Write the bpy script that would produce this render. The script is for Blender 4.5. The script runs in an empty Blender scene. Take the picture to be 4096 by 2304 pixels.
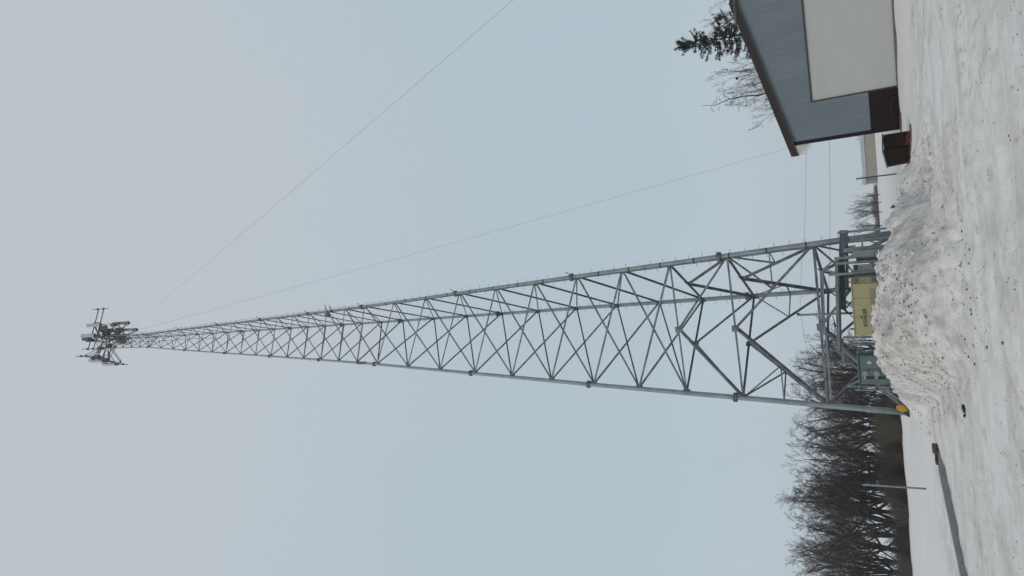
import bpy, math, random
import numpy as np
from mathutils import Vector, Matrix
R_ = math.radians
HAZE = .0006
PI = math.pi
scn = bpy.context.scene
col = scn.collection
# ------------------------------------------------------------------ camera
FPX, PITCH, ROLL, HC = 2633.35, R_(29.26), R_(4.048), 1.44      # focal length in pixels of a 4096 px frame
fw = Vector((0, math.cos(PITCH), math.sin(PITCH)))
up = Vector((0, -math.sin(PITCH), math.cos(PITCH)))
rt = Vector((1, 0, 0))
cs, sn = math.cos(ROLL), math.sin(ROLL)
cx_ = -(rt*sn + up*cs)            # the camera is held on its side: the frame's right points down
cy_ = rt*cs - up*sn
cam = bpy.data.objects.new('camera', bpy.data.cameras.new('camera')); col.objects.link(cam)
m = Matrix((cx_, cy_, -fw)).transposed().to_4x4(); m.translation = (0, 0, HC)
cam.matrix_world = m
cam.data.sensor_width = 36; cam.data.lens = FPX/4096*36
cam.data.clip_start = 0.1; cam.data.clip_end = 6000
scn.camera = cam
scn.render.resolution_x = 1024; scn.render.resolution_y = 576
# ------------------------------------------------------------------ sky and sun (overcast)
SUN_EL, SUN_AZ = 38, 215
w = bpy.data.worlds.new('World'); scn.world = w; w.use_nodes = True
nt = w.node_tree; nt.nodes.clear()
N = nt.nodes.new; L = nt.links.new
out = N('ShaderNodeOutputWorld'); bg = N('ShaderNodeBackground'); L(bg.outputs[0], out.inputs[0])
sky = N('ShaderNodeTexSky'); sky.sky_type = 'NISHITA'; sky.sun_disc = False
sky.sun_elevation = R_(SUN_EL); sky.sun_rotation = R_(SUN_AZ); sky.dust_density = 6; sky.air_density = 1.0
sm = N('ShaderNodeMix'); sm.data_type = 'RGBA'; sm.blend_type = 'MIX'
scl = N('ShaderNodeVectorMath'); scl.operation = 'SCALE'; scl.inputs['Scale'].default_value = 0.07
L(sky.outputs[0], scl.inputs[0])
tc = N('ShaderNodeTexCoord'); sp = N('ShaderNodeSeparateXYZ'); L(tc.outputs['Generated'], sp.inputs[0])
no = N('ShaderNodeTexNoise'); no.inputs['Scale'].default_value = 1.6; no.inputs['Detail'].default_value = 3
L(tc.outputs['Generated'], no.inputs['Vector'])
ad = N('ShaderNodeMath'); ad.operation = 'MULTIPLY_ADD'; ad.inputs[1].default_value = 0.45
L(no.outputs['Fac'], ad.inputs[0]); L(sp.outputs['Z'], ad.inputs[2])
cr = N('ShaderNodeValToRGB'); L(ad.outputs[0], cr.inputs[0])
e = cr.color_ramp.elements
e[0].position = 0.12; e[0].color = (0.66, 0.74, 0.80, 1)
e[1].position = 1.05; e[1].color = (0.515, 0.565, 0.605, 1)
q = e.new(0.55); q.color = (0.47, 0.565, 0.625, 1)
q = e.new(0.82); q.color = (0.465, 0.55, 0.61, 1)
sm.inputs[0].default_value = 0.12
L(cr.outputs[0], sm.inputs[6]); L(scl.outputs[0], sm.inputs[7]); L(sm.outputs[2], bg.inputs[0])
bg.inputs[1].default_value = 1.11
sd = bpy.data.lights.new('sun', 'SUN'); sd.energy = 0.6; sd.angle = R_(25); sd.color = (1, 0.93, 0.84)
so = bpy.data.objects.new('sun', sd); col.objects.link(so)
d = Vector((math.sin(R_(SUN_AZ))*math.cos(R_(SUN_EL)), math.cos(R_(SUN_AZ))*math.cos(R_(SUN_EL)), math.sin(R_(SUN_EL))))
so.rotation_euler = d.to_track_quat('Z', 'Y').to_euler(); so.location = d*50
vs = scn.view_settings
vs.view_transform = 'Standard'; vs.look = 'None'; vs.exposure = 0; vs.gamma = 1
random.seed(7)

# ------------------------------------------------------------------ helpers
def ray(X, Y):
    b2 = 2048-X; a2 = 1152-Y
    return fw*FPX + rt*(a2*cs+b2*sn) + up*(-a2*sn+b2*cs)
def aty(X, Y, y):
    d = ray(X, Y); return d*(y/d.y) + Vector((0, 0, HC))
def V(*a): return Vector(a)
def tag(o, label=None, cat=None, group=None, kind=None):
    if label: o['label'] = label
    if cat: o['category'] = cat
    if group: o['group'] = group
    if kind: o['kind'] = kind
    return o
def empty(name, loc, label, cat, group=None):
    o = bpy.data.objects.new(name, None); col.objects.link(o); o.location = loc; o.empty_display_size = 0.3
    return tag(o, label, cat, group)
def wloc(o):
    v = Vector((0, 0, 0))
    while o: v = v + o.location; o = o.parent
    return v
class MB:
    def __init__(s): s.v = []; s.f = []
    def quad8(s, P):
        b = len(s.v); s.v += [tuple(p) for p in P]
        for f in ((0, 3, 2, 1), (4, 5, 6, 7), (0, 1, 5, 4), (1, 2, 6, 5), (2, 3, 7, 6), (3, 0, 4, 7)): s.f.append([b+i for i in f])
        return s
    def box(s, c, size, X=(1, 0, 0), Y=(0, 1, 0), Z=None):
        c = Vector(c); X = Vector(X).normalized(); Y = Vector(Y).normalized(); Z = Vector(Z).normalized() if Z else X.cross(Y)
        X = X*size[0]/2; Y = Y*size[1]/2; Z = Z*size[2]/2
        s.quad8([c-X-Y-Z, c+X-Y-Z, c+X+Y-Z, c-X+Y-Z, c-X-Y+Z, c+X-Y+Z, c+X+Y+Z, c-X+Y+Z]); return s
    def bbox(s, a, b):
        a = Vector(a); b = Vector(b); return s.box((a+b)/2, [abs(b[i]-a[i]) for i in range(3)])
    def bar(s, p, q, wd, h, side=None):
        p = Vector(p); q = Vector(q); d = (q-p)
        n = Vector(side) if side else (V(0, 0, 1) if abs(d.normalized().z) < .95 else V(0, 1, 0))
        X = d.cross(n).normalized(); Y = X.cross(d).normalized()
        return s.box((p+q)/2, (d.length, wd, h), d, X, Y)
    def tube(s, P, r, n=8, cap=True):
        P = [Vector(p) for p in P]
        if not hasattr(r, '__len__'): r = [r]*len(P)
        b = len(s.v); u = None
        for i, p in enumerate(P):
            d = (P[min(i+1, len(P)-1)]-P[max(i-1, 0)]).normalized()
            if u is None: u = d.orthogonal().normalized()
            else: u = (u-d*u.dot(d)).normalized()
            v = d.cross(u)
            for k in range(n):
                a = 2*PI*k/n; s.v.append(tuple(p+(u*math.cos(a)+v*math.sin(a))*r[i]))
        for i in range(len(P)-1):
            for k in range(n):
                k2 = (k+1) % n
                s.f.append([b+i*n+k, b+i*n+k2, b+(i+1)*n+k2, b+(i+1)*n+k])
        if cap:
            s.f.append([b+k for k in range(n)][::-1]); s.f.append([b+(len(P)-1)*n+k for k in range(n)])
        return s
    def angle(s, p, q, wd, t, inward):
        """L-section steel angle"""
        p = Vector(p); q = Vector(q); d = (q-p).normalized(); n = Vector(inward); n = (n-d*n.dot(d)).normalized(); u = d.cross(n)
        L_ = (q-p).length; c = (p+q)/2
        s.box(c, (L_, wd, t), d, u, n)
        s.box(c+u*(wd/2-t/2)+n*(wd/2+t/2), (L_, t, wd), d, u, n); return s
    def prism(s, pts, ext):
        b = len(s.v); n = len(pts); ext = Vector(ext)
        s.v += [tuple(p) for p in pts] + [tuple(Vector(p)+ext) for p in pts]
        s.f.append([b+i for i in range(n)][::-1]); s.f.append([b+n+i for i in range(n)])
        for i in range(n): j = (i+1) % n; s.f.append([b+i, b+j, b+n+j, b+n+i])
        return s
    def build(s, name, mat, parent=None, smooth=False, bevel=0):
        off = wloc(parent) if parent else Vector((0, 0, 0))
        me = bpy.data.meshes.new(name)
        me.from_pydata([(x-off.x, y-off.y, z-off.z) for x, y, z in s.v], [], s.f); me.update()
        o = bpy.data.objects.new(name, me); col.objects.link(o)
        if mat: me.materials.append(mat)
        if parent: o.parent = parent
        if smooth:
            for p in me.polygons: p.use_smooth = True
        if bevel:
            md = o.modifiers.new('bevel', 'BEVEL'); md.width = bevel; md.segments = 2; md.limit_method = 'ANGLE'
        return o
def bez_text(txt, size, loc, X, Zup, mat, name, parent, ext=0.004, bold=0.0):
    """flat raised lettering reading along X"""
    c = bpy.data.curves.new(name, 'FONT'); c.body = txt; c.size = size; c.extrude = ext; c.offset = bold
    c.align_x = 'CENTER'; c.align_y = 'CENTER'
    t = bpy.data.objects.new(name, c); col.objects.link(t)
    dg = bpy.context.evaluated_depsgraph_get(); me = bpy.data.meshes.new_from_object(t.evaluated_get(dg))
    bpy.data.objects.remove(t)
    X = Vector(X).normalized(); Zup = Vector(Zup).normalized(); Nn = X.cross(Zup)
    M = Matrix((X, Zup, Nn)).transposed().to_4x4(); M.translation = Vector(loc)-wloc(parent)
    me.transform(M); me.materials.clear(); me.materials.append(mat)
    o = bpy.data.objects.new(name, me); col.objects.link(o); o.parent = parent
    return o
# ------------------------------------------------------------------ materials
def mat(name, c, rough=.6, metal=0., c2=None, scale=4., amt=.5, bump=0., bscale=30., stretch=(1, 1, 1), detail=5, lo=.35, hi=.65, spec=.5):
    m = bpy.data.materials.new(name); m.use_nodes = True; t = m.node_tree; b = t.nodes['Principled BSDF']
    b.inputs['Base Color'].default_value = (*c, 1); b.inputs['Roughness'].default_value = rough; b.inputs['Metallic'].default_value = metal; b.inputs['Specular IOR Level'].default_value = spec
    co = t.nodes.new('ShaderNodeTexCoord'); mp = t.nodes.new('ShaderNodeMapping'); mp.inputs['Scale'].default_value = stretch
    t.links.new(co.outputs['Object'], mp.inputs[0])
    if c2:
        n = t.nodes.new('ShaderNodeTexNoise'); n.inputs['Scale'].default_value = scale; n.inputs['Detail'].default_value = detail
        t.links.new(mp.outputs[0], n.inputs['Vector'])
        r = t.nodes.new('ShaderNodeMapRange'); r.inputs[1].default_value = lo; r.inputs[2].default_value = hi; r.inputs[4].default_value = amt
        t.links.new(n.outputs['Fac'], r.inputs[0])
        x = t.nodes.new('ShaderNodeMix'); x.data_type = 'RGBA'; x.inputs[6].default_value = (*c, 1); x.inputs[7].default_value = (*c2, 1)
        t.links.new(r.outputs[0], x.inputs[0]); t.links.new(x.outputs[2], b.inputs['Base Color'])
    if bump:
        n = t.nodes.new('ShaderNodeTexNoise'); n.inputs['Scale'].default_value = bscale; n.inputs['Detail'].default_value = 4
        t.links.new(mp.outputs[0], n.inputs['Vector'])
        bp = t.nodes.new('ShaderNodeBump'); bp.inputs['Strength'].default_value = bump; bp.inputs['Distance'].default_value = .02
        t.links.new(n.outputs['Fac'], bp.inputs['Height']); t.links.new(bp.outputs[0], b.inputs['Normal'])
    return m
M = {}
M['leg'] = mat('galvanised_leg', (.30, .345, .36), .55, .35, (.20, .225, .24), 2.2, .8, lo=.4, hi=.7)
M['brace'] = mat('galvanised_brace', (.20, .225, .245), .6, .3, (.075, .08, .09), 2.2, .9, lo=.35, hi=.62)
M['galv'] = mat('galvanised_bridge', (.25, .295, .30), .55, .3, (.15, .175, .18), 3, .8)
M['galvdark'] = mat('weathered_channel', (.13, .16, .17), .6, .3, (.08, .10, .105), 4, .8)
M['black'] = mat('black_plastic', (.018, .018, .02), .5)
M['dark'] = mat('dark_grey_metal', (.05, .055, .06), .55, .2, (.03, .03, .032), 5, .7)
M['cable'] = mat('cable', (.05, .052, .055), .6)
M['wire'] = mat('steel_wire', (.20, .21, .22), .5, .4)
M['antenna'] = mat('antenna_radome', (.46, .47, .48), .5, 0, (.40, .41, .42), 3, .6)
M['radio'] = mat('radio_housing', (.13, .145, .15), .5, .1, (.06, .065, .07), 3, .8)
M['mount'] = mat('mount_steel', (.16, .175, .19), .5, .35, (.09, .095, .105), 3, .8)
M['genbody'] = mat('tan_enclosure', (.37, .335, .19), .5, 0, (.33, .30, .17), 3, .6)
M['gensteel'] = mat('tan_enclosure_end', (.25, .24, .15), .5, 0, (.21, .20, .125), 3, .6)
M['vent'] = mat('dark_louvre', (.07, .072, .055), .6)
M['cabinet'] = mat('grey_green_cabinet', (.125, .165, .165), .5, .1, (.10, .135, .135), 2.5, .7)
M['cabgrey'] = mat('grey_enclosure', (.23, .24, .235), .5, 0, (.19, .20, .195), 3, .7)
M['paleplastic'] = mat('pale_fan_cover', (.26, .275, .28), .5, 0, (.2, .22, .22), 9, .6)
M['whitepaint'] = mat('white_smudge', (.5, .5, .5), .7)
M['red'] = mat('red_sticker', (.22, .05, .05), .6)
M['siding'] = mat('blue_grey_siding', (.175, .213, .235), .6, 0, (.142, .175, .197), 1.2, .7, stretch=(1, 1, .25), spec=.3)
M['maroon'] = mat('maroon_metal', (.016, .007, .008), .6, 0, (.012, .006, .007), 2, .7, spec=.2)
M['maroonlite'] = mat('maroon_rake_trim', (.040, .026, .028), .6, 0, (.030, .020, .022), 2, .7, spec=.25)
M['darktrim'] = mat('dark_trim', (.03, .028, .03), .5)
M['door'] = mat('white_door', (.47, .475, .46), .6, 0, (.435, .44, .425), .8, .7, stretch=(.6, .6, 2.5))
M['soffit'] = mat('white_soffit', (.5, .5, .48), .6)
M['concrete'] = mat('concrete', (.16, .155, .15), .9, 0, (.10, .095, .09), 6, .8, bump=.4)
M['letters'] = mat('pale_letters', (.17, .15, .16), .5)
M['bin'] = mat('rusty_brown_bin', (.026, .013, .011), .8, 0, (.015, .009, .008), 4, .8, bump=.3, bscale=12, spec=.15)
M['binlid'] = mat('black_bin_lid', (.016, .017, .02), .5)
M['binred'] = mat('red_paint', (.13, .020, .014), .6, 0, (.06, .016, .012), 7, .8)
M['yellow'] = mat('yellow_plastic', (.56, .30, .004), .5, 0, (.48, .24, .004), 5, .5)
M['rust'] = mat('rusty_steel', (.12, .075, .06), .8, .1, (.045, .028, .024), 18, .9, bump=.5)
M['beam'] = mat('galvanised_beam', (.27, .285, .29), .7, .1, (.20, .215, .22), 3, .8, stretch=(1, .3, 1))
M['hole'] = mat('bolt_hole', (.02, .02, .022), .8)
M['bark'] = mat('bark', (.045, .036, .033), .9, 0, (.026, .020, .019), 3, .8)
M['twig'] = mat('twigs', (.105, .082, .074), .9, 0, (.06, .046, .042), .6, .8)
M['farbark'] = mat('far_bark', (.07, .055, .055), .9)
M['brush'] = mat('dry_brush', (.115, .092, .07), .95, 0, (.055, .044, .035), .35, .9)
M['oldpipe'] = mat('old_brown_pipe', (.045, .027, .02), .8, 0, (.02, .014, .012), 9, .8, spec=.2)
M['ice'] = mat('ice', (.5, .53, .56), .25)
M['needle'] = mat('spruce_needles', (.018, .026, .018), .8, 0, (.010, .014, .011), 2, .8)
M['nest'] = mat('leaf_nest', (.016, .014, .016), .95)
M['beige'] = mat('beige_siding', (.34, .32, .26), .6, 0, (.30, .285, .23), .4, .6)
M['farroof'] = mat('snowy_roof', (.5, .52, .55), .8, 0, (.3, .32, .36), .3, .8)
M['farwall'] = mat('distant_wall', (.22, .23, .24), .8)
M['wood'] = mat('weathered_post', (.10, .10, .10), .85)
M['clod'] = mat('dark_clod', (.035, .035, .035), .9, 0, (.016, .016, .017), 9, .8)
M['dirt'] = mat('gravel_dirt', (.19, .165, .145), .95, 0, (.10, .088, .078), 9, .8)

def snow_mat():
    m = bpy.data.materials.new('dirty_snow'); m.use_nodes = True; t = m.node_tree; b = t.nodes['Principled BSDF']
    b.inputs['Roughness'].default_value = .85; b.inputs['Specular IOR Level'].default_value = .25
    n_ = t.nodes.new; l_ = t.links.new
    co = n_('ShaderNodeTexCoord'); at = n_('ShaderNodeAttribute'); at.attribute_name = 'dirt'
    def noise(scale, det, st=(1, 1, 1)):
        mp = n_('ShaderNodeMapping'); mp.inputs['Scale'].default_value = st; l_(co.outputs['Object'], mp.inputs[0])
        x = n_('ShaderNodeTexNoise'); x.inputs['Scale'].default_value = scale; x.inputs['Detail'].default_value = det; l_(mp.outputs[0], x.inputs['Vector']); return x.outputs['Fac']
    def rng(src, a, bb, c=0., d_=1.):
        r = n_('ShaderNodeMapRange'); r.inputs[1].default_value = a; r.inputs[2].default_value = bb; r.inputs[3].default_value = c; r.inputs[4].default_value = d_; l_(src, r.inputs[0]); return r.outputs[0]
    def mth(op, a, bb):
        r = n_('ShaderNodeMath'); r.operation = op; r.use_clamp = True
        for i, s in enumerate((a, bb)):
            if isinstance(s, (int, float)): r.inputs[i].default_value = s
            else: l_(s, r.inputs[i])
        return r.outputs[0]
    def mix(f, a, bb):
        x = n_('ShaderNodeMix'); x.data_type = 'RGBA'; l_(f, x.inputs[0])
        for i, s in ((6, a), (7, bb)):
            if isinstance(s, tuple): x.inputs[i].default_value = (*s, 1)
            else: l_(s, x.inputs[i])
        return x.outputs[2]
    dirt = at.outputs['Fac']
    clean = (.78, .745, .72); packed = (.67, .63, .595)
    c1 = mix(rng(noise(.35, 6), .38, .66), clean, packed)
    c1 = mix(dirt, clean, c1)
    patch = mth('MULTIPLY', rng(noise(.9, 7, (1, .7, .6)), .49, .66), mth('MULTIPLY', dirt, .95))
    c2 = mix(patch, c1, (.54, .505, .475))
    stain = mth('MULTIPLY', rng(noise(1.7, 8, (1.2, .7, 1)), .55, .68), mth('MULTIPLY', mth('SUBTRACT', dirt, .25), .95))
    c2 = mix(stain, c2, (.26, .22, .185))
    band = mth('MULTIPLY', rng(noise(1., 7, (.28, .8, 1)), .50, .70), mth('MULTIPLY', dirt, .8))
    c2 = mix(band, c2, (.47, .43, .40))
    speck = mth('MULTIPLY', rng(noise(7, 4, (1.25, .6, 1)), .60, .68), rng(noise(.9, 4), .46, .62))
    speck = mth('MULTIPLY', speck, mth('MULTIPLY', dirt, .85))
    mott = mth('MULTIPLY', rng(noise(4.5, 10, (1, .5, 1)), .47, .66), mth('MULTIPLY', mth('SUBTRACT', dirt, .3), 1.0))
    c2 = mix(mott, c2, (.43, .395, .37))
    c3 = mix(speck, c2, (.20, .17, .145))
    fine = mth('MULTIPLY', rng(noise(14, 2), .68, .74), mth('MULTIPLY', dirt, .55))
    c4 = mix(fine, c3, (.22, .19, .17))
    l_(c4, b.inputs['Base Color'])
    bp = n_('ShaderNodeBump'); bp.inputs['Strength'].default_value = .5; bp.inputs['Distance'].default_value = .06
    l_(noise(7, 6), bp.inputs['Height']); l_(bp.outputs[0], b.inputs['Normal'])
    return m
M['snow'] = snow_mat()

# ------------------------------------------------------------------ terrain
def hash2(ix, iy, seed):
    h = (ix.astype(np.int64)*374761393 + iy.astype(np.int64)*668265263 + seed*1442695041) & 0xFFFFFFFF
    h = ((h ^ (h >> 13))*1274126177) & 0xFFFFFFFF
    return ((h ^ (h >> 16)) & 0xFFFF)/65535.0
def vnoise(x, y, seed=0):
    ix = np.floor(x); iy = np.floor(y); fx = x-ix; fy = y-iy
    fx = fx*fx*fx*(fx*(fx*6-15)+10); fy = fy*fy*fy*(fy*(fy*6-15)+10)
    a = hash2(ix, iy, seed); b = hash2(ix+1, iy, seed); c = hash2(ix, iy+1, seed); d = hash2(ix+1, iy+1, seed)
    return (a*(1-fx)+b*fx)*(1-fy)+(c*(1-fx)+d*fx)*fy-.5
def fbm(x, y, seed=0, o=4, ridge=False):
    s = 0; a = 1.; 
    for i in range(o):
        n = vnoise(x, y, seed+i*17)
        s = s + a*((.25-abs(n))*2 if ridge else n); a *= .5
        x, y = x*1.6+y*1.2+3.1, y*1.6-x*1.2+7.7
    return s
def worley(x, y, seed, cell, rmax, p):
    """rounded chunks: hemispheres of random size scattered one to a cell"""
    X = x/cell; Y = y/cell; ix = np.floor(X); iy = np.floor(Y); h = np.zeros_like(x)
    for dx in (-1, 0, 1):
        for dy in (-1, 0, 1):
            cx0 = ix+dx; cy0 = iy+dy
            px = cx0+hash2(cx0, cy0, seed); py = cy0+hash2(cx0, cy0, seed+5)
            q = hash2(cx0, cy0, seed+9); r = np.where(q < p, rmax*(.25+.75*hash2(cx0, cy0, seed+13)**1.5), 0)
            ex = .6+.8*hash2(cx0, cy0, seed+21)
            d2 = ((X-px)*cell*ex)**2+((Y-py)*cell/ex)**2
            h = np.maximum(h, np.sqrt(np.maximum(r*r-d2, 0))*(.5+.5*hash2(cx0, cy0, seed+31)))
    return h
def sst(a, b, x):
    t = np.clip((x-a)/(b-a), 0, 1); return t*t*(3-2*t)
CREST = [(690, 3580, 29.5), (724, 3579, 29), (786, 3590, 28), (828, 3559, 25), (873, 3548, 24), (907, 3566, 23), (960, 3545, 22.5), (986, 3533, 22), (1017, 3519, 21.5),
         (1064, 3504, 21), (1120, 3503, 21), (1173, 3500, 21), (1219, 3491, 21), (1297, 3481, 21), (1345, 3492, 21), (1407, 3500, 21.5),
         (1462, 3521, 22.5), (1510, 3559, 24), (1552, 3570, 26), (1597, 3604, 29), (1630, 3646, 32)]
cr_az = []; cr_r = []; cr_z = []
for Y, X, y in CREST:
    p = aty(X+(2 if Y > 1000 else 12), Y, y); cr_az.append(math.degrees(math.atan2(p.x, p.y))); cr_r.append(math.hypot(p.x, p.y)); cr_z.append(p.z)
o_ = np.argsort(cr_az); cr_az = np.array(cr_az)[o_]; cr_r = np.array(cr_r)[o_]; cr_z = np.array(cr_z)[o_]
az_s = np.linspace(cr_az[0], cr_az[-1], 80); z_s = np.interp(az_s, cr_az, cr_z)
z_s = np.array([np.average(z_s, weights=np.exp(-((az_s-a)/1.9)**2)) for a in az_s])
LUMPS = []
for X_, Y_, y_, r_, h_ in ((3790, 965, 17.6, .30, .24), (3842, 945, 16.6, .26, .17), (3846, 1022, 16.4, .30, .24), (3800, 1050, 17.4, .2, .13), (3590, 868, 23.3, .5, .14), (3690, 800, 20.5, .3, .18), (3760, 870, 18.5, .24, .16),
                        (3700, 930, 19.2, .25, .15), (3830, 1150, 16.2, .2, .12), (3655, 720, 22.5, .3, .16), (3640, 1590, 27, .3, .15), (3790, 1330, 17.3, .22, .1)):
    p = aty(X_, Y_, y_); LUMPS.append((p.x, y_, r_, h_))
def base_h(x, y):
    left = .5*sst(22, 37, y); right = .22*sst(30, 36, y) + .25*sst(40, 60, y)
    t = sst(1.5, 5.5, x)
    b = left*(1-t)+right*t
    b = np.where(y > 60, b+0*y, b)
    b = b - .12*sst(70, 400, np.hypot(x, y))*0
    return b
def height(x, y, detail=True):
    x = np.asarray(x, float); y = np.asarray(y, float)
    az = np.degrees(np.arctan2(x, y)); r = np.hypot(x, y)
    b = base_h(x, y)
    jit = .0*az
    rc = np.interp(az, cr_az, cr_r)+jit; zc = np.interp(az, cr_az, cr_z)
    fade = sst(cr_az[0]-1.0, cr_az[0]+.3, az)*(1-sst(cr_az[-1]-.3, cr_az[-1]+.7, az))
    zs = np.interp(az, az_s, z_s); u_ = np.abs(r-rc); zc = zc+(zs-zc)*np.clip(u_/2.2, 0, 1)
    lift = np.clip(zc-base_h(x*rc/np.maximum(r, .1), y*rc/np.maximum(r, .1)), 0, 3)*fade
    u = r-rc
    wf = 1.9+3.5*np.clip(lift, 0, 1.4); wb = 3.5
    t = np.clip(1+u/wf, 0, 1); front = t**1.75; front = front*front*(3-2*front)*.3+front*.7
    t2 = np.clip(1-u/wb, 0, 1); back = t2*t2*(3-2*t2)
    prof = np.where(u < 0, front, back)
    h = b+lift*prof
    pile = np.clip(lift*prof*1.6, 0, 1)
    rough = sst(-13, -9, az)*(1-sst(8, 11.5, az))*sst(14.5, 19, r)*(1-sst(27, 31, r))
    pile = np.maximum(pile, .85*rough*sst(-.45, .15, fbm(x*.35, y*.35, 63, 3)))
    near = (1-sst(55, 120, r))
    h = h + near*(.10*fbm(x*.22, y*.16, 3, 3) * (1-pile) * sst(5, 12, r))
    # low ploughed ridges running across the lot
    h = h + near*(1-pile)*.05*fbm(x*.25, y*1.1, 31, 3)*(1-sst(30, 45, y))
    # soft wind drifts on the field left of the tower
    h = h + .16*fbm(x*.07, y*.22, 41, 2)*sst(26, 34, y)*(1-sst(120, 300, r))*(x < -2)
    # lumps and thrown chunks
    xw = x+.5*fbm(x*.6, y*.6, 301, 3); yw = y+.5*fbm(x*.6, y*.6, 302, 3)
    h = h + near*(.02+.13*pile)*fbm(xw*.9, yw*.5, 5, 4)
    h = h + near*(.008+.10*pile)*fbm(xw*3.0, yw*1.7, 12, 4)
    m2 = near*np.clip(pile*1.3-.1, 0, 1)
    h = h + m2*(.6*worley(xw, yw*.6, 101, 1.4, .42, .45)+.8*worley(xw, yw*.6, 202, .55, .2, .75)+.8*worley(xw, yw*.6, 303, .25, .09, .75))
    h = h + near*(1-pile)*.5*worley(x, y, 404, .8, .06, .25)*sst(9, 14, r)
    for lx, ly, lr, lh in LUMPS:
        h = h + lh*np.sqrt(np.clip(1-((x-lx)**2+((y-ly)*.8)**2)/(lr*lr), 0, 1))*(1+.25*vnoise(x*6, y*6, 5))
    # tyre ruts crossing the lot in front of the bank
    for yc, sl_, am in ((10.6, .03, .035), (12.3, .03, .035), (13.6, -.02, .025), (15.0, -.02, .025), (9.4, .05, .03)):
        d_ = y-(yc+sl_*x+.25*np.sin(x*.13+yc)); h = h - am*np.exp(-(d_/.16)**2)*(1+.5*vnoise(x*3, y*3, 7)) + am*.5*np.exp(-((np.abs(d_)-.32)/.12)**2)
    return h, pile
def ghz(x, y): return float(height(np.array([x]), np.array([y]))[0][0])
az = np.concatenate([np.arange(-180, -33, 3.), np.arange(-33, 33, .12), np.arange(33, 180.1, 3.)])
rr = [0.3, 2, 4]
r = 6.
while r < 46: rr.append(r); r *= 1.0031
while r < 900: rr.append(r); r *= 1.06
rr = np.array(rr)
A, RR = np.meshgrid(np.radians(az), rr)
GX = RR*np.sin(A); GY = RR*np.cos(A)
GZ, PILE = height(GX.ravel(), GY.ravel())
nx, ny = len(az), len(rr)
co = np.stack([GX.ravel(), GY.ravel(), GZ], 1)
idx = np.arange(nx*ny).reshape(ny, nx)
quads = np.stack([idx[:-1, :-1], idx[:-1, 1:], idx[1:, 1:], idx[1:, :-1]], -1).reshape(-1, 4)[:, ::-1]
me = bpy.data.meshes.new('snow_ground')
me.vertices.add(len(co)); me.vertices.foreach_set('co', co.ravel())
me.loops.add(quads.size); me.loops.foreach_set('vertex_index', quads.ravel().astype(np.int32))
me.polygons.add(len(quads)); me.polygons.foreach_set('loop_start', (np.arange(len(quads))*4).astype(np.int32))
me.polygons.foreach_set('loop_total', np.full(len(quads), 4, np.int32))
me.polygons.foreach_set('use_smooth', np.ones(len(quads), bool))
me.update(calc_edges=True)
gx, gy = co[:, 0], co[:, 1]
lot = (1-sst(28, 33, gy+.25*np.abs(gx-2)))*1.0
dirt = np.clip(.55*lot + .55*PILE + .25*fbm(gx*.3, gy*.3, 50, 3)*lot, 0, 1)
dirt = np.where(gy < 0, .4, dirt)
a_ = me.attributes.new('dirt', 'FLOAT', 'POINT'); a_.data.foreach_set('value', dirt.astype(np.float32))
me.materials.append(M['snow'])
g = bpy.data.objects.new('snow_ground', me); col.objects.link(g); tag(g, kind='structure')

# scattered dark crumbs of gravel and ice thrown up with the snow: nobody could count them
def crumbs(name, n, matl, seed, pick, s0, s1):
    rnd = random.Random(seed); mb = MB(); k = 0
    while k < n:
        x, y = pick(rnd); z = ghz(x, y); s = s0+(s1-s0)*rnd.random()**3
        c = V(x, y, z+s*.15)
        P = []
        for sz in (-1, 1):
            for sx, sy in ((-1, -1), (1, -1), (1, 1), (-1, 1)):
                P.append(c+V(sx*rnd.uniform(.4, 1), sy*rnd.uniform(.4, 1), sz*rnd.uniform(.25, .6))*s*.5)
        mb.quad8(P); k += 1
    return mb.build(name, matl)
def pick_pile(r):
    while True:
        a = r.uniform(-13, 6); rc = float(np.interp(a, cr_az, cr_r)); rad = rc-abs(r.gauss(0, 1))*3.2+.3
        x, y = rad*math.sin(R_(a)), rad*math.cos(R_(a))
        if rad > 8 and vnoise(np.array([x*.7]), np.array([y*.7]), 90)[0] > -.08+r.uniform(-.2, .2): return x, y
def pick_lot(r):
    y = r.uniform(8.5, 31); return r.uniform(-.46, .42)*y, y
tag(crumbs('gravel_crumbs', 1300, M['dirt'], 1, pick_pile, .012, .065), 'dark gravel crumbs and grit scattered over the ploughed snow bank', 'gravel', kind='stuff')
tag(crumbs('grit_specks', 1100, M['dirt'], 2, pick_lot, .006, .028), 'fine dark grit specks scattered over the packed snow lot', 'grit', kind='stuff')
tag(crumbs('snow_chunks', 500, M['snow'], 3, pick_pile, .03, .12), 'loose broken snow chunks lying on the ploughed snow bank', 'snow chunks', kind='stuff')

# ------------------------------------------------------------------ the lattice tower
TX, TY, PHI = -2.637, 40.54, 1.35856
FT = .3048
HF = [0, 30, 60, 90, 120, 140, 160, 180, 200, 220, 250]
FW = [9.40, 8.258, 7.116, 5.889, 4.668, 3.99, 3.351, 2.724, 2.089, 1.392, 1.33]
def legp(k, ft):
    r = float(np.interp(ft, HF, FW))/3**.5; a = PHI+(0, 2*PI/3, -2*PI/3)[k]
    return V(TX+r*math.cos(a), TY+r*math.sin(a), ft*FT)
tower = empty('lattice_tower', (TX, TY, .5), 'tall three-legged galvanised lattice tower rising behind the snow bank, antennas at its top', 'tower')
RAD = [(0, .155), (30, .15), (60, .132), (90, .115), (120, .10), (120.01, .092), (140, .085), (160, .075), (180, .068), (200, .058), (220, .05), (250, .045)]
def lrad(ft): return float(np.interp(ft, [a for a, b in RAD], [b for a, b in RAD]))
legs = []
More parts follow.
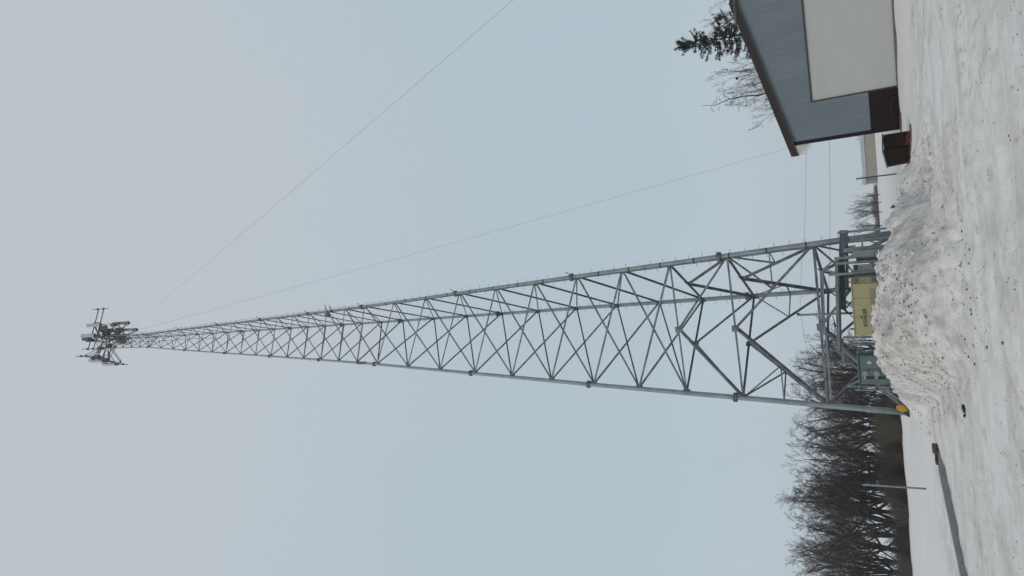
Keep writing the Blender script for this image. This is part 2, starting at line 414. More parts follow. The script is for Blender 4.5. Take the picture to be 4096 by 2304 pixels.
for k in range(3):
    hs = [1.4, 15, 30, 45, 60, 75, 90, 105, 120, 120.2, 140, 160, 180, 200, 220, 235, 250]
    leg = MB().tube([legp(k, h) for h in hs], [lrad(h) for h in hs], 14).build('leg', M['leg'], tower, smooth=True)
    legs.append(leg)
    if k == 0: leg['label'] = 'back leg with climbing pegs on both sides'
    if k == 1: leg['label'] = 'bare left leg standing free in the snow'
    if k == 2: leg['label'] = 'right leg carrying climbing pegs and strapped cables'
    for h in HF[1:-1]:
        c = legp(k, h); dd = (legp(k, h+1)-legp(k, h-1)).normalized(); rr_ = lrad(h)
        fl = MB().tube([c-dd*.085, c-dd*.008], rr_*1.85, 16).tube([c+dd*.008, c+dd*.085], rr_*1.85, 16)
        for j in range(8):
            a = 2*PI*j/8; u = dd.orthogonal().normalized(); v = dd.cross(u); o = (u*math.cos(a)+v*math.sin(a))*rr_*1.5
            fl.tube([c+o-dd*.13, c+o+dd*.13], rr_*.16, 6)
        fl.build('flange', M['brace'], leg)
    if k in (0, 2):
        pg = MB()
        h = 8.; npg = 0
        Tn = V(math.cos(PHI+(0, 0, -2*PI/3)[k]), math.sin(PHI+(0, 0, -2*PI/3)[k]), 0); S = Tn.cross(V(0, 0, 1))
        side = 1
        while h < 246:
            c = legp(k, h); r0 = lrad(h); dd_ = (S if k == 0 else V(1, -.25, 0).normalized())*side
            q = c+dd_*(r0+.17)
            one = MB() if npg < 92 else pg
            one.tube([c+dd_*r0*.8, q], .011 if h < 120 else .009, 5); one.tube([q, q+dd_*.02], .024, 6)
            if npg < 92: one.build('climbing_peg', M['brace'], leg)
            npg += 1; side = -side; h += 1.25
        pg.build('climbing_pegs', M['brace'], leg)['kind'] = 'stuff'
# cables strapped to the right leg, and the clamp bands
k = 2
ofs = V(-.55, -.83, 0)
for j, (du, hh) in enumerate(((.0, 246), (.045, 240))):
    P = []
    for i in range(90):
        h = 4+(hh-4)*i/89; c = legp(2, h); r0 = lrad(h)
        P.append(c+V(-.8+j*.35, -.6, 0).normalized()*(r0+.03+.05*(.5+.5*math.sin(i*1.9+j))))
    MB().tube(P, .013, 5).build('coax_cable', M['cable'], tower)
P = [legp(2, h)+V(.9, -.35, 0)*(lrad(h)+.10+.03*math.sin(h*.35)) for h in np.linspace(112, 246, 60)]
MB().tube(P, .009, 5).build('safety_cable', M['cable'], tower)
for h in np.arange(9, 150, 6.4):
    c = legp(2, h); dd = (legp(2, h+1)-legp(2, h-1)).normalized(); r0 = lrad(h)
    MB().tube([c-dd*.035, c+dd*.035], r0*1.06+.004, 14).build('clamp_band', M['black'], legs[2])
# gusset plates at nodes, diagonal angles
rest = MB(); ndiag = 0; gus = MB()
def inward(a, b):
    c = (a+b)/2; return V(TX-c.x, TY-c.y, 0)
def member(name, p, q, wd, t=None):
    global ndiag
    mb = MB().angle(p, q, wd, t or max(.008, wd*.12), inward(p, q)+V(0, 0, .01))
    if name == 'diagonal_brace':
        ndiag += 1
        if ndiag > 98:
            b = len(rest.v); rest.v += mb.v; rest.f += [[b+i for i in f] for f in mb.f]; return
    mb.build(name, M['brace'], tower)
def node(k, ft):
    return legp(k, ft)
pairs = ((1, 2), (0, 1), (2, 0))
def plate(c, n, s):
    n = Vector(n).normalized(); X = V(-n.y, n.x, 0)
    MB().box(c, (s, .03, s*1.05), X, n, V(0, 0, 1)).build('gusset_plate', M['brace'], tower)
def kpanel(ht, hb, wdh, wdd, sec):
    for a, b in pairs:
        A1, B1 = node(a, ht), node(b, ht); mid = (A1+B1)/2; A0, B0 = node(a, hb), node(b, hb)
        member('horizontal_brace', A1, B1, wdh)
        plate(mid-inward(A1, B1).normalized()*.02, inward(A1, B1), .36)
        for Lt, Lb, kk in ((A1, A0, a), (B1, B0, b)):
            member('diagonal_brace', mid, Lb, wdd)
            if sec:
                m_ = (mid+Lb)/2; hm = (ht+hb)/2
                member('secondary_brace', m_, node(kk, hm), .07); member('secondary_brace', m_, Lt, .075)
def xpanel(ht, hb, wd):
    for a, b in pairs:
        off = inward(node(a, ht), node(b, ht)).normalized()*wd*.5
        f1, f2 = {(1, 2): (1.05, .72), (0, 1): (.82, 1.25), (2, 0): (.85, .8)}[(a, b)]
        member('diagonal_brace', node(a, ht)-off, node(b, hb)-off, wd*f1)
        member('diagonal_brace', node(b, ht)+off, node(a, hb)+off, wd*f2)
kpanel(14.3, 2.2, .13, .15, False)
for a, b in pairs:      # short redundants of the lowest panel
    mid = (node(a, 14.3)+node(b, 14.3))/2
    for kk in (a, b):
        m_ = mid*.5+node(kk, 2.2)*.5; member('secondary_brace', m_, node(kk, 14.3), .08)
kpanel(28.6, 14.3, .11, .15, True)
kpanel(39.2, 28.6, .10, .13, False)
levels = [39.2, 48.9, 58.8]
for b0, n, off in ((60, 30, 1.2), (90, 30, 1.1)):
    levels += [b0+10-off, b0+20-off, b0+30-off]
for b0 in (120, 140, 160, 180, 200):
    levels += [b0+6.67-.8, b0+13.33-.8, b0+20-.8]
levels += [224.4, 229.4, 234.4, 239.4, 244.4, 249.4]
def dw(h): return float(np.interp(h, [39, 60, 90, 120, 121, 160, 200, 250], [.115, .105, .09, .085, .07, .06, .048, .04]))
for a, b in zip(levels[:-1], levels[1:]): xpanel(b, a, dw(a))
for h in (219.2, 249.4, 239.4):
    for a, b in pairs: member('horizontal_brace', node(a, h), node(b, h), .05)
tag(rest.build('diagonal_braces', M['brace'], tower), kind='stuff')
for h in levels+[28.6, 14.3]:
    for k in range(3):
        c = node(k, h); n = V(TX-c.x, TY-c.y, 0).normalized(); s = lrad(h)*1.35
        for sg in (1, -1):
            d_ = Matrix.Rotation(sg*R_(30), 3, 'Z') @ n
            gus.box(c+d_*s*.75, (s*1.1, .016, s*1.9), d_, V(-d_.y, d_.x, 0), V(0, 0, 1))
gus.build('gusset_plates', M['brace'], tower)['kind'] = 'stuff'
# box and small beacons clamped to the legs
c = legp(2, 131.5)
mb = MB().box(c+V(-.28, -.3, 0), (.3, .22, .36)).bar(c+V(-.1, -.1, .2), c+V(.5, -.2, .32), .05, .05).bar(c+V(-.1, -.1, -.25), c+V(.45, -.2, -.2), .05, .05)
mb.build('junction_box', M['radio'], tower)
c = legp(1, 124.5); MB().tube([c-V(0, 0, .5), c+V(0, 0, .4)], .115, 12).build('clamp_collar', M['mount'], tower)
for h in (60.8, 90.8, 120.9, 140.8, 160.8, 180.8, 200.8, 220.8):
    c = legp(2, h)+V(.9, -.3, 0).normalized()*(lrad(h)+.2)
    MB().tube([c-V(.12, 0, .05), c], .012, 5).tube([c, c+V(0, 0, .09)], .035, 8).build('cable_guide', M['dark'], tower)
P = [V(TX-.12+.05*math.sin(i*.3), TY-.4, 55.2+i*.66) for i in range(29)]
MB().tube(P, .02, 5).build('hoist_line', M['cable'], tower)

# antenna sectors at the top
def sector(azd, s, zc, L_, pipes, ants, radios, lab, off=(0, 0, 0), adir=None, arm=.42):
    a = R_(azd); n = V(math.cos(a), math.sin(a), 0); t = V(-math.sin(a), math.cos(a), 0)
    ctr = V(TX, TY, zc)+n*s+Vector(off)
    mt = MB()
    for dz in (-.5, .5):
        mt.bar(ctr-t*L_/2+V(0, 0, dz), ctr+t*L_/2+V(0, 0, dz), .075, .075)
        mt.bar(ctr+V(0, 0, dz)-t*.35, V(TX, TY, zc+dz)+n*.55-t*.25, .07, .07); mt.bar(ctr+V(0, 0, dz)+t*.35, V(TX, TY, zc+dz)+n*.55+t*.25, .07, .07)
        mt.bar(ctr+V(0, 0, dz)-t*L_*arm, V(TX, TY, zc+dz)+n*.65-t*.1, .055, .055); mt.bar(ctr+V(0, 0, dz)+t*L_*arm, V(TX, TY, zc+dz)+n*.65+t*.1, .055, .055)
    mt.bar(ctr+V(0, 0, -.5)-t*.35, V(TX, TY, zc-1.9)+n*.6, .05, .05); mt.bar(ctr+V(0, 0, -.5)+t*.35, V(TX, TY, zc-1.9)+n*.6, .05, .05)
    mo = mt.build('antenna_mount', M['mount'], tower); mo['label'] = lab
    for u, z0, z1 in pipes:
        c = ctr+t*u+n*.09
        pb = MB().tube([c+V(0, 0, z0), c+V(0, 0, z1)], .038, 8)
        for dz in (-.5, .5): pb.box(c-n*.03+V(0, 0, dz), (.2, .2, .14), t, n, V(0, 0, 1))
        pb.build('mount_pipe', M['mount'], mo)
    nn_ = (n, t)
    for u, z0, z1, wd in ants:
        n, t = nn_; c = ctr+t*u+n*.30
        if adir: a = R_(adir); n = V(math.cos(a), math.sin(a), 0); t = V(-math.sin(a), math.cos(a), 0)
        b_ = MB().box(c+V(0, 0, (z0+z1)/2), (wd, .15, z1-z0), t, n, V(0, 0, 1)).build('panel_antenna', M['antenna'], tower, bevel=.03)
        br = MB()
        for zz in (z0+.3, z1-.3): br.box(c-n*.15+V(0, 0, zz), (.12, .2, .1), t, n, V(0, 0, 1))
        br.build('bracket', M['dark'], b_)
        MB().box(c+V(0, 0, z0-.08), (wd*.92, .13, .15), t, n, V(0, 0, 1)).build('end_cap', M['dark'], b_)
        cb = MB()
        for q in (-1, 0, 1):
            p0 = c+t*q*.06+V(0, 0, z0-.15); cb.tube([p0, p0+V(0, 0, -.3)-n*.05, p0+V(0, 0, -.42)-n*.35, p0+V(0, 0, -.1)-n*.6, V(TX, TY, zc-.9)+n*.5], .022, 5)
        cb.build('jumper_cables', M['cable'], b_)
    n, t = nn_
    for u, z0, z1, wd, dp, nn in radios:
        c = ctr+t*u+n*nn
        r_ = MB().box(c+V(0, 0, (z0+z1)/2), (wd, dp, z1-z0), t, n, V(0, 0, 1))
        for f in range(5): r_.box(c-n*(dp/2+.02)+t*(f-2)*wd*.18+V(0, 0, (z0+z1)/2), (.02, .04, (z1-z0)*.9), t, n, V(0, 0, 1))
        r_.build('radio_unit', M['radio'], tower, bevel=.015)
ZC = 74.6
sector(-72, 1.7, ZC+.1, 4.5, [(-2.15, -1.5, 1.5), (-.75, -1.3, 1.4), (.35, -1.3, 1.6), (2.15, -1.5, 1.5)],
       [(-.75, -.5, 1.95, .36), (.35, -1.1, 1.35, .36)], [(.55, .0, .9, .4, .34, -.2), (.1, -1.5, -.4, .4, .3, -.2)], 'near sector frame with two broad pale panel antennas', (.9, 0, -1.1), None, .16)
sector(200, 2.05, ZC-.1, 4.2, [(-2.0, -1.5, 1.6), (-.7, -1.3, 1.5), (.65, -1.3, 1.4), (1.95, -1.6, 1.5)],
       [(-.95, -.9, 1.5, .32), (.55, -1.1, 1.4, .32)], [(-.75, .3, 1.1, .42, .3, -.15), (.6, -.4, .5, .4, .3, -.2), (-.2, .2, .8, .35, .25, -.15)], 'left sector frame seen end-on', (0, 0, 0), 232)
sector(62, 2.2, ZC-.1, 2.9, [(-1.4, -1.4, 1.7), (-.6, -1.3, 1.5), (.6, -1.3, 1.5)],
       [(-1.3, -1.9, .9, .34), (-.4, -2.6, -.2, .34)], [(-.6, -.4, .6, .42, .35, -.2), (.75, -.2, .7, .42, .35, -.2), (0, .4, 1.4, .38, .3, -.15)], 'far right sector frame behind the mast', (-.5, .2, 1.0))
for X, Y, y_, sx, sz in ((425, 1332, 40.2, .8, 1.1), (440, 1322, 40.6, .55, .9), (405, 1322, 40.0, .4, .7), (348, 1356, 38.9, .42, 1.5), (360, 1361, 39.3, .4, 1.2), (470, 1350, 40.6, .55, 1.0), (490, 1343, 40.9, .5, .9), (402, 1394, 40.2, .4, .9), (436, 1383, 40.4, .5, .8), (376, 1430, 39.5, .45, .7), (478, 1318, 41.4, .5, 1.0), (455, 1300, 41.6, .4, .9)):
    c = aty(X, Y, y_); sx *= .8; sz *= .85; MB().box(c, (sx, .4, sz)).bar(c, V(TX, TY, c.z), .06, .06).build('radio_unit', M['dark' if sx > .6 or X in (348, 360) else 'radio'], tower, bevel=.02)
cl = MB(); rnd = random.Random(5)
for i in range(9):     # cable trunk winding up to the sectors
    P = []; x0, y0 = rnd.uniform(-.3, .3), rnd.uniform(-.3, .3)
    for j in range(14): P.append(V(TX+x0+.12*math.sin(j*.9+i), TY+y0+.12*math.cos(j*.7+i*2), 70.5+j*.36))
    cl.tube(P, .024, 5)
cl.build('trunk_cables', M['cable'], tower)
MB().tube([(TX-.95, TY-.6, 74.9), (TX-1.2, TY-.9, 75.0)], [.12, .2], 16).build('dish_antenna', M['antenna'], tower)
MB().tube([(TX, TY, 76.0), (TX, TY, 78.4)], [.03, .012], 6).build('lightning_rod', M['mount'], tower)
# yellow end guard hung on the left leg with its dark foot
c = aty(3603, 1631, 38.2)
def ogive():
    pts = [(3583, 1629), (3587, 1621), (3597, 1618.5), (3613, 1619), (3627, 1634), (3632, 1643), (3618, 1644.5), (3603, 1644), (3591, 1639)]
    return [aty(X, Y, 38.25) for X, Y in pts]
MB().prism(ogive(), (0, -.16, 0)).build('leg_guard', M['yellow'], tower, bevel=.03)
MB().prism([aty(X, Y, 38.3) for X, Y in ((3614, 1645), (3630, 1644), (3637, 1651), (3645, 1662), (3637, 1667), (3620, 1658))], (0, -.2, 0)).build('leg_shoe', M['dark'], tower, bevel=.03)

# ------------------------------------------------------------------ wires
def wire(name, pts, r, label, cat='wire', mt='wire', group=None):
    return tag(MB().tube(pts, r, 5).build(name, M[mt]), label, cat, group)
def sag(p, q, s, n=24):
    p = Vector(p); q = Vector(q); return [p.lerp(q, i/n)-V(0, 0, s*4*(i/n)*(1-i/n)) for i in range(n+1)]
T1 = aty(528, 1306, 40.6); g1 = aty(2040, 0, 25); dr = (g1-T1).normalized(); t_ = (T1.z-.3)/-dr.z
wire('tag_wire', sag(T1, T1+dr*t_, .35), .0065, 'thin dark wire slanting steeply from the tower top past the upper edge of the photo')
T2 = aty(560, 1318, 40.8); g2 = aty(3150, 590, 60); dr = (g2-T2).normalized(); t_ = (T2.z-.3)/-dr.z
wire('tag_wire', sag(T2, T2+dr*t_, 1.0), .0085, 'thin wire running from the tower top down behind the maroon metal building')
def ppoly(pts, y): return [aty(X, Y, y) for X, Y in pts]
def smooth_line(pts, n=6):
    o = []
    for a, b in zip(pts[:-1], pts[1:]):
        for i in range(n): o.append(a.lerp(b, i/n))
    return o+[pts[-1]]
wire('overhead_line', smooth_line(ppoly([(3228, 420), (3226, 600), (3222, 800), (3218, 930), (3208, 1050), (3200, 1170), (3201, 1230), (3215, 1330), (3232, 1420), (3262, 1560), (3300, 1750), (3330, 1900)], 95)), .016,
     'sagging overhead line crossing behind the tower, upper of the two behind the building eave', 'overhead line', 'cable')
wire('overhead_line', smooth_line(ppoly([(3316, 400), (3318, 620), (3321, 900), (3317, 1100), (3315, 1260), (3330, 1330), (3385, 1500), (3405, 1700), (3425, 2000), (3450, 2340)], 84)), .015,
     'lower overhead line running on in front of the bare trees left of the tower', 'overhead line', 'cable')

# ------------------------------------------------------------------ ice bridge beside the tower
def vpost(mb, top, bot, y, r, box=False):
    a = aty(*top, y); b = aty(*bot, y); x0 = (a.x+b.x)/2
    p, q = V(x0, y, a.z), V(x0, y, b.z-.5)
    if box: mb.box((p+q)/2, (r*2, r*2, (p-q).length))
    else: mb.tube([q, p], r, 12)
ib = empty('ice_bridge', aty(3560, 1000, 35), 'galvanised cable bridge of channel beams on pipe posts beside the tower right leg', 'cable bridge')
def beam(name, a, b, y, wd, h, mt='galvdark', y2=None):
    p, q = aty(*a, y), aty(*b, y2 or y)
    mb = MB().bar(p, q, wd, h)
    d_ = (q-p).normalized(); 
    mb.bar(p+V(0, -wd*.5-.012, h*.5-.02), q+V(0, -wd*.5-.012, h*.5-.02), .03, .04); mb.bar(p+V(0, -wd*.5-.012, -h*.5+.02), q+V(0, -wd*.5-.012, -h*.5+.02), .03, .04)
    return mb.build(name, M[mt], ib)
beam('deck_channel', (3372, 922), (3369, 1020), 35.3, .7, .26)
beam('deck_channel', (3368, 1020), (3375, 1236), 35.2, .5, .22)
beam('deck_channel', (3386, 922), (3390, 1160), 34.9, .4, .12)
beam('deck_channel', (3345, 1028), (3354, 1400), 34.4, .3, .12, 'galv')
beam('deck_channel', (3352, 1040), (3361, 1402), 34.9, .3, .14, 'galvdark')
beam('deck_channel', (3286, 1082), (3296, 1335), 36.2, .25, .15, 'galv')
beam('deck_channel', (3304, 1335), (3323, 1590), 36.6, .2, .09, 'galv', 38.6)
beam('deck_channel', (3369, 1400), (3374, 1452), 34.9, .2, .10, 'galv')
for tp, bt, y, r, nm, box in (((3350, 934), (3569, 908), 35.0, .055, 'post', 1), ((3383, 972), (3560, 945), 34.9, .085, 'post', 0), ((3374, 1004), (3530, 985), 34.6, .11, 'post', 1),
                     ((3338, 1036), (3525, 1018), 34.3, .07, 'post', 0), ((3346, 1056), (3512, 1042), 34.2, .065, 'post', 0), ((3315, 1101), (3500, 1086), 33.9, .062, 'post', 0),
                     ((3190, 1257), (3420, 1255), 35.5, .055, 'tall_post', 0), ((3372, 1347), (3500, 1350), 34.6, .05, 'post', 1), ((3412, 1375), (3505, 1377), 34.6, .085, 'post', 0),
                     ((3425, 1412), (3520, 1408), 34.5, .07, 'post', 0)):
    mb = MB(); vpost(mb, tp, bt, y, r, box); mb.build(nm, M['galv'], ib, smooth=False)
p = aty(3190, 1257, 35.5); MB().tube([p-V(0, 0, .1), p+V(0, 0, .03)], .062, 10).build('post_cap', M['black'], ib)
for a, b, y, w_, mt in (((3569, 910), (3582, 922), 35, .09, 'galv'), ((3448, 945), (3450, 1000), 34.8, .08, 'galv'), ((3480, 965), (3520, 975), 34.8, .1, 'galv'), ((3540, 945), (3470, 1010), 34.9, .22, 'galv'),
                    ((3291, 1080), (3335, 1040), 34.5, .12, 'galv'), ((3291, 1080), (3340, 1090), 34.5, .09, 'galv'), ((3390, 1060), (3415, 1092), 35.2, .07, 'galv'), ((3385, 1232), (3412, 1200), 35.1, .06, 'galv'),
                    ((3385, 1205), (3412, 1220), 35.1, .06, 'galv'), ((3370, 1400), (3440, 1462), 36, .08, 'galv'), ((3378, 1180), (3410, 1150), 35.6, .06, 'galv')):
    MB().bar(aty(*a, y), aty(*b, y), w_, .07).build('knee_brace', M[mt], ib)
MB().bar(aty(3386, 1102, 34.0), aty(3424, 1104, 34.0), .09, .05).bar(aty(3379, 990, 34.5), aty(3422, 983, 34.5), .06, .05).build('hanging_strap', M['black'], ib)
MB().box(aty(3406, 1158, 34.5), (.14, .14, .28)).build('strap_end', M['black'], ib)
cb = MB()
for i in range(6):
    y = 35.4+.05*i; cb.tube([aty(3362+i*1.2, 930, y), aty(3360+i*1.5, 1030, y), aty(3366+i, 1150, y), aty(3372+i*2, 1238, y), aty(3405+i*2, 1262+i*2, y-.3)], .02, 5)
cb.build('feed_cables', M['black'], ib)
# small hanging loop of cable and a clamp seen between the beams left of the generator
P = [aty(3330, 1262, 36), aty(3338, 1285, 36), aty(3341, 1296, 36), aty(3340, 1330, 36), aty(3338, 1350, 36)]
wire('drop_cable', P, .02, 'short dark cable drop dangling between the bridge beams above the generator', 'cable', 'black')
MB().tube([aty(3336, 1291, 36), aty(3343, 1308, 36)], .05, 8).build('cable_clamp', M['black'], bpy.data.objects['drop_cable'])

# ------------------------------------------------------------------ generator
GYF = 33.4
def rect_box(mb, X0, X1, Y0, Y1, y, dp, mid=None):
    """upright box whose camera-facing side spans the given picture rows at distance y"""
    a = aty(X0, (Y0+Y1)/2, y); b = aty(X1, (Y0+Y1)/2, y); l = aty((X0+X1)/2, Y1, y); r = aty((X0+X1)/2, Y0, y)
    mb.bbox((l.x, y, b.z), (r.x, y+dp, a.z)); return l.x, r.x, b.z, a.z
gen = empty('standby_generator', aty(3520, 1225, GYF+.5), 'tan standby generator enclosure with black lettering behind the snow bank', 'generator')
mb = MB(); x0, x1, z0, z1 = rect_box(mb, 3415, 3530, 1133, 1342, GYF, 1.1); mb.build('enclosure', M['genbody'], gen, bevel=.02)
mb = MB(); mb.bbox((x1+.006, GYF+.02, z0), (x1+.30, GYF+1.08, z1-.0)); mb.build('end_section', M['gensteel'], gen, bevel=.02)
MB().bbox((x0-.03, GYF-.03, z1+.004), (x1+.33, GYF+1.13, z1+.05)).build('roof_panel', M['genbody'], gen, bevel=.01)
for u, zz in ((x1+.15, z1-.17), (x1+.15, z1-.95)):
    f = MB().box((u, GYF, zz), (.24, .03, .2 if zz > z1-.5 else .42)).build('louvre_panel', M['gensteel'], gen)
    lv = MB()
    for i in range(5 if zz > z1-.5 else 10): lv.box((u, GYF-.02, zz-(.07 if zz > z1-.5 else .17)+i*.036), (.2, .02, .016))
    lv.build('louvre', M['vent'], f)
MB().box((x1+.12, GYF-.01, z1-.45), (.05, .03, .03)).build('door_latch', M['black'], gen)
for u in (.36, .72):
    MB().box((x0+(x1-x0)*u, GYF-.003, (z0+z1)/2), (.012, .012, (z1-z0)*.97)).build('door_seam', M['vent'], gen)
ctr = aty(3461, 1270, GYF)
bez_text('KOHLER', .215, (ctr.x+.0, GYF-.006, ctr.z), (1, 0, 0), (0, 0, 1), M['black'], 'lettering', gen, .004, .004)
c = aty(3446, 1270, GYF); MB().box((c.x, GYF-.008, c.z), (.13, .016, .045)).build('emblem', M['black'], gen)
c = aty(3416, 1318, GYF); MB().box((c.x, GYF+.3, z1+.12), (.07, .07, .14)).build('exhaust_stub', M['black'], gen)
MB().bbox((x0-.2, GYF-.2, .4), (x1+.5, GYF+1.3, z0+.02)).build('concrete_pad', M['concrete'], gen)
c = aty(3490, 1185, GYF); MB().box((c.x, GYF-.006, c.z), (.7, .014, .2)).build('intake_grille', M['gensteel'], gen)
# ------------------------------------------------------------------ electrical panels on the frame right of the generator
def cabinet(name, label, X0, X1, Y0, Y1, y, dp, mt, cat='cabinet', group=None):
    mb = MB(); a = aty((X0+X1)/2, (Y0+Y1)/2, y); e = empty(name, (a.x, y+dp/2, .5), label, cat, group)
    x0, x1, z0, z1 = rect_box(mb, X0, X1, Y0, Y1, y, dp); mb.build('housing', M[mt], e, bevel=.012); return e, x0, x1, z0, z1
e, x0, x1, z0, z1 = cabinet('electrical_cabinet', 'plain grey electrical cabinet with red warning sticker right beside the tan generator', 3412, 3510, 1056, 1112, 34.0, .35, 'cabgrey')
MB().box(((x0+x1)/2, 33.985, (z0+z1)/2), (x1-x0-.06, .03, z1-z0-.06)).build('door', M['cabgrey'], e, bevel=.006)
MB().box((x1-.13, 33.96, z1-.13), (.23, .03, .14)).build('display_window', M['black'], e)
c = aty(3493, 1062, 33.9); MB().box((c.x, 33.962, c.z), (.1, .01, .1)).build('warning_sticker', M['red'], e)
MB().box((x1-.13, 33.96, z1-.35), (.02, .03, .06)).build('latch', M['dark'], e)
e, x0, x1, z0, z1 = cabinet('electrical_cabinet', 'narrow grey meter cabinet with round meter, farthest right on the equipment frame', 3411, 3512, 1000, 1026, 34.1, .3, 'cabgrey')
c = aty(3504, 1013, 34.0); o = MB().tube([(c.x, 34.1, c.z), (c.x, 33.98, c.z)], .085, 16).build('meter_ring', M['dark'], e)
MB().tube([(c.x, 33.979, c.z), (c.x, 33.95, c.z)], .045, 14).build('meter_glass', M['antenna'], o)
c = aty(3437, 1015, 34.0); MB().tube([(c.x, 34.1, c.z), (c.x, 34.06, c.z)], .03, 10).build('indicator', M['paleplastic'], e)
e, x0, x1, z0, z1 = cabinet('switch_box', 'black switch box between the two grey electrical cabinets', 3424, 3520, 1030, 1042, 34.25, .2, 'dark', 'switch box')
MB().box(((x0+x1)/2, 34.22, z1-.08), (x1-x0-.02, .05, .12)).build('cover', M['black'], e)
e, x0, x1, z0, z1 = cabinet('electrical_cabinet', 'slim grey panel wedged between a pipe post and the tan generator', 3413, 3505, 1094, 1113, 34.5, .25, 'cabgrey')
c = aty(3477, 1100, 34.4); MB().box((c.x, 34.48, c.z), (.03, .04, .05)).build('latch', M['dark'], e)
# large grey-green equipment cabinet to the left
eq, x0, x1, z0, z1 = cabinet('equipment_cabinet', 'wide grey-green equipment cabinet with two pale round fan covers and black latches', 3437, 3570, 1424, 1538, 33.6, .9, 'cabinet', 'cabinet')
mid = x0+(x1-x0)*.55
for a_, b_ in ((x0+.02, mid-.008), (mid+.008, x1-.02)):
    d_ = MB().bbox((a_, 33.565, z0+.03), (b_, 33.597, z1-.04)).build('door', M['cabinet'], eq, bevel=.006)
    if a_ < mid-.1:
        for (X, Y) in ((3460, 1496), (3507, 1496)):
            c = aty(X, Y, 33.5)
            f = MB().tube([(c.x, 33.566, c.z), (c.x, 33.50, c.z)], .125, 20).build('fan_cover', M['paleplastic'], d_)
        for (X, Y) in ((3478, 1512), (3525, 1512)):
            c = aty(X, Y, 33.5); MB().box((c.x, 33.54, c.z), (.10, .05, .30)).build('latch', M['black'], d_)
            MB().box((c.x, 33.538, c.z+.17), (.08, .05, .05)).build('handle', M['whitepaint'], d_)
        for (X, Y) in ((3475, 1480), (3522, 1480)):
            c = aty(X, Y, 33.5); MB().box((c.x, 33.55, c.z), (.07, .03, .07)).build('lock', M['dark'], d_)
    else:
        c = aty(3476, 1450, 33.5)
        sm_ = MB(); rn = random.Random(3)
        for i in range(9):
            ux, uz = rn.uniform(-.06, .06), rn.uniform(-.06, .06)
            sm_.tube([(c.x+ux, 33.5645, c.z+uz), (c.x+ux, 33.560-.0005*i, c.z+uz)], rn.uniform(.02, .05), 8)
        sm_.build('frost_patch', M['whitepaint'], d_)
MB().bbox((x0-.04, 33.5, z1+.004), (x1+.04, 34.55, z1+.05)).build('lid', M['cabinet'], eq, bevel=.01)
MB().bbox((x0-.1, 33.4, .35), (x1+.1, 34.7, z0+.01)).build('plinth', M['concrete'], eq)
# pipe frame left of the cabinet
fr = empty('pipe_rack', aty(3570, 1552, 34.4), 'slender galvanised pipe frame standing left of the grey-green cabinet', 'frame')
for tp, bt in (((3389, 1544), (3566, 1548)), ((3420, 1558), (3563, 1562))):
    mb = MB(); vpost(mb, tp, bt, 34.4, .045); mb.build('post', M['galv'], fr)
for a, b in (((3435, 1543), (3437, 1562)), ((3500, 1543), (3502, 1563)), ((3390, 1545), (3437, 1522)), ((3553, 1568), (3597, 1598)), ((3540, 1545), (3556, 1566)), ((3553, 1545), (3556, 1568))):
    MB().bar(aty(*a, 34.3), aty(*b, 34.3), .05, .05).build('rail', M['galv'], fr)
# pipework stand between generator and cabinet
ps = empty('valve_stand', aty(3500, 1392, 34.6), 'small pipe stand with dark valves between the generator and the grey-green cabinet', 'valve stand')
for a, b, r0 in (((3395, 1365), (3495, 1362), .03), ((3390, 1392), (3450, 1391), .015), ((3430, 1395), (3500, 1394), .03), ((3442, 1380), (3444, 1410), .04), ((3430, 1400), (3432, 1424), .03), ((3480, 1412), (3505, 1412), .08)):
    MB().tube([aty(*a, 34.7), aty(*b, 34.7)], r0, 8).build('pipe', M['galv' if r0 < .05 else 'dark'], ps)
for X, Y in ((3446, 1421), (3470, 1395), (3478, 1362)):
    c = aty(X, Y, 34.6); MB().tube([c-V(.05, 0, 0), c+V(.05, 0, 0)], .05, 10).tube([c, c+V(0, 0, .12)], .02, 6).build('valve', M['dark'], ps)

# ------------------------------------------------------------------ metal building on the right
AB = R_(18); C0 = aty(3601, 517, 36.); C0 = V(C0.x, C0.y, .22)
U = V(math.cos(AB), -math.sin(AB), 0); W = V(math.sin(AB), math.cos(AB), 0); Zv = V(0, 0, 1)
def bp(u, w_, z): return C0+U*u+W*w_+V(0, 0, z-C0.z)
EZ, RZ, WID, DEP = 4.83, 6.76, 14.6, 20.
MIDU = WID/2
bld = empty('metal_building', bp(MIDU, 0, 0), 'blue-grey ribbed metal building with maroon trim and a big white overhead door', 'building')
def face_pt(u, z, w_=0): return bp(u, w_, z)
def wallz(u): return EZ+.02+(RZ-EZ)*(1-abs(u-MIDU)/MIDU)
# front wall as a solid prism with the door bay left open
D0, D1, DZ, DB = 1.95, WID-1.95, 3.87, .27
WZ = 1.43
mb = MB()
def fp(us, w0=0., dep=.15):
    mb.prism([bp(u, w0, z) for u, z in us], W*dep)
fp([(0.18, WZ), (D0, WZ), (D0, wallz(D0)), (0.18, wallz(.18))]); fp([(D0, DZ), (MIDU, DZ), (MIDU, wallz(MIDU)), (D0, wallz(D0))])
fp([(MIDU, DZ), (D1, DZ), (D1, wallz(D1)), (MIDU, wallz(MIDU))]); fp([(D1, WZ), (WID-.18, WZ), (WID-.18, wallz(WID-.18)), (D1, wallz(D1))])
for w0, w1 in ((0.2, DEP),):
    for u in (0.02, WID-.14): mb.prism([bp(u, w0, WZ), bp(u+.12, w0, WZ), bp(u+.12, w0, EZ), bp(u, w0, EZ)], W*(w1-w0))
mb.prism([bp(0.02, DEP, 0), bp(WID-.02, DEP, 0), bp(WID-.02, DEP, wallz(WID)), bp(MIDU, DEP, wallz(MIDU)), bp(0.02, DEP, wallz(0))], W*.12)
wall = mb.build('wall', M['siding'], bld)
rb = MB()
u = .45
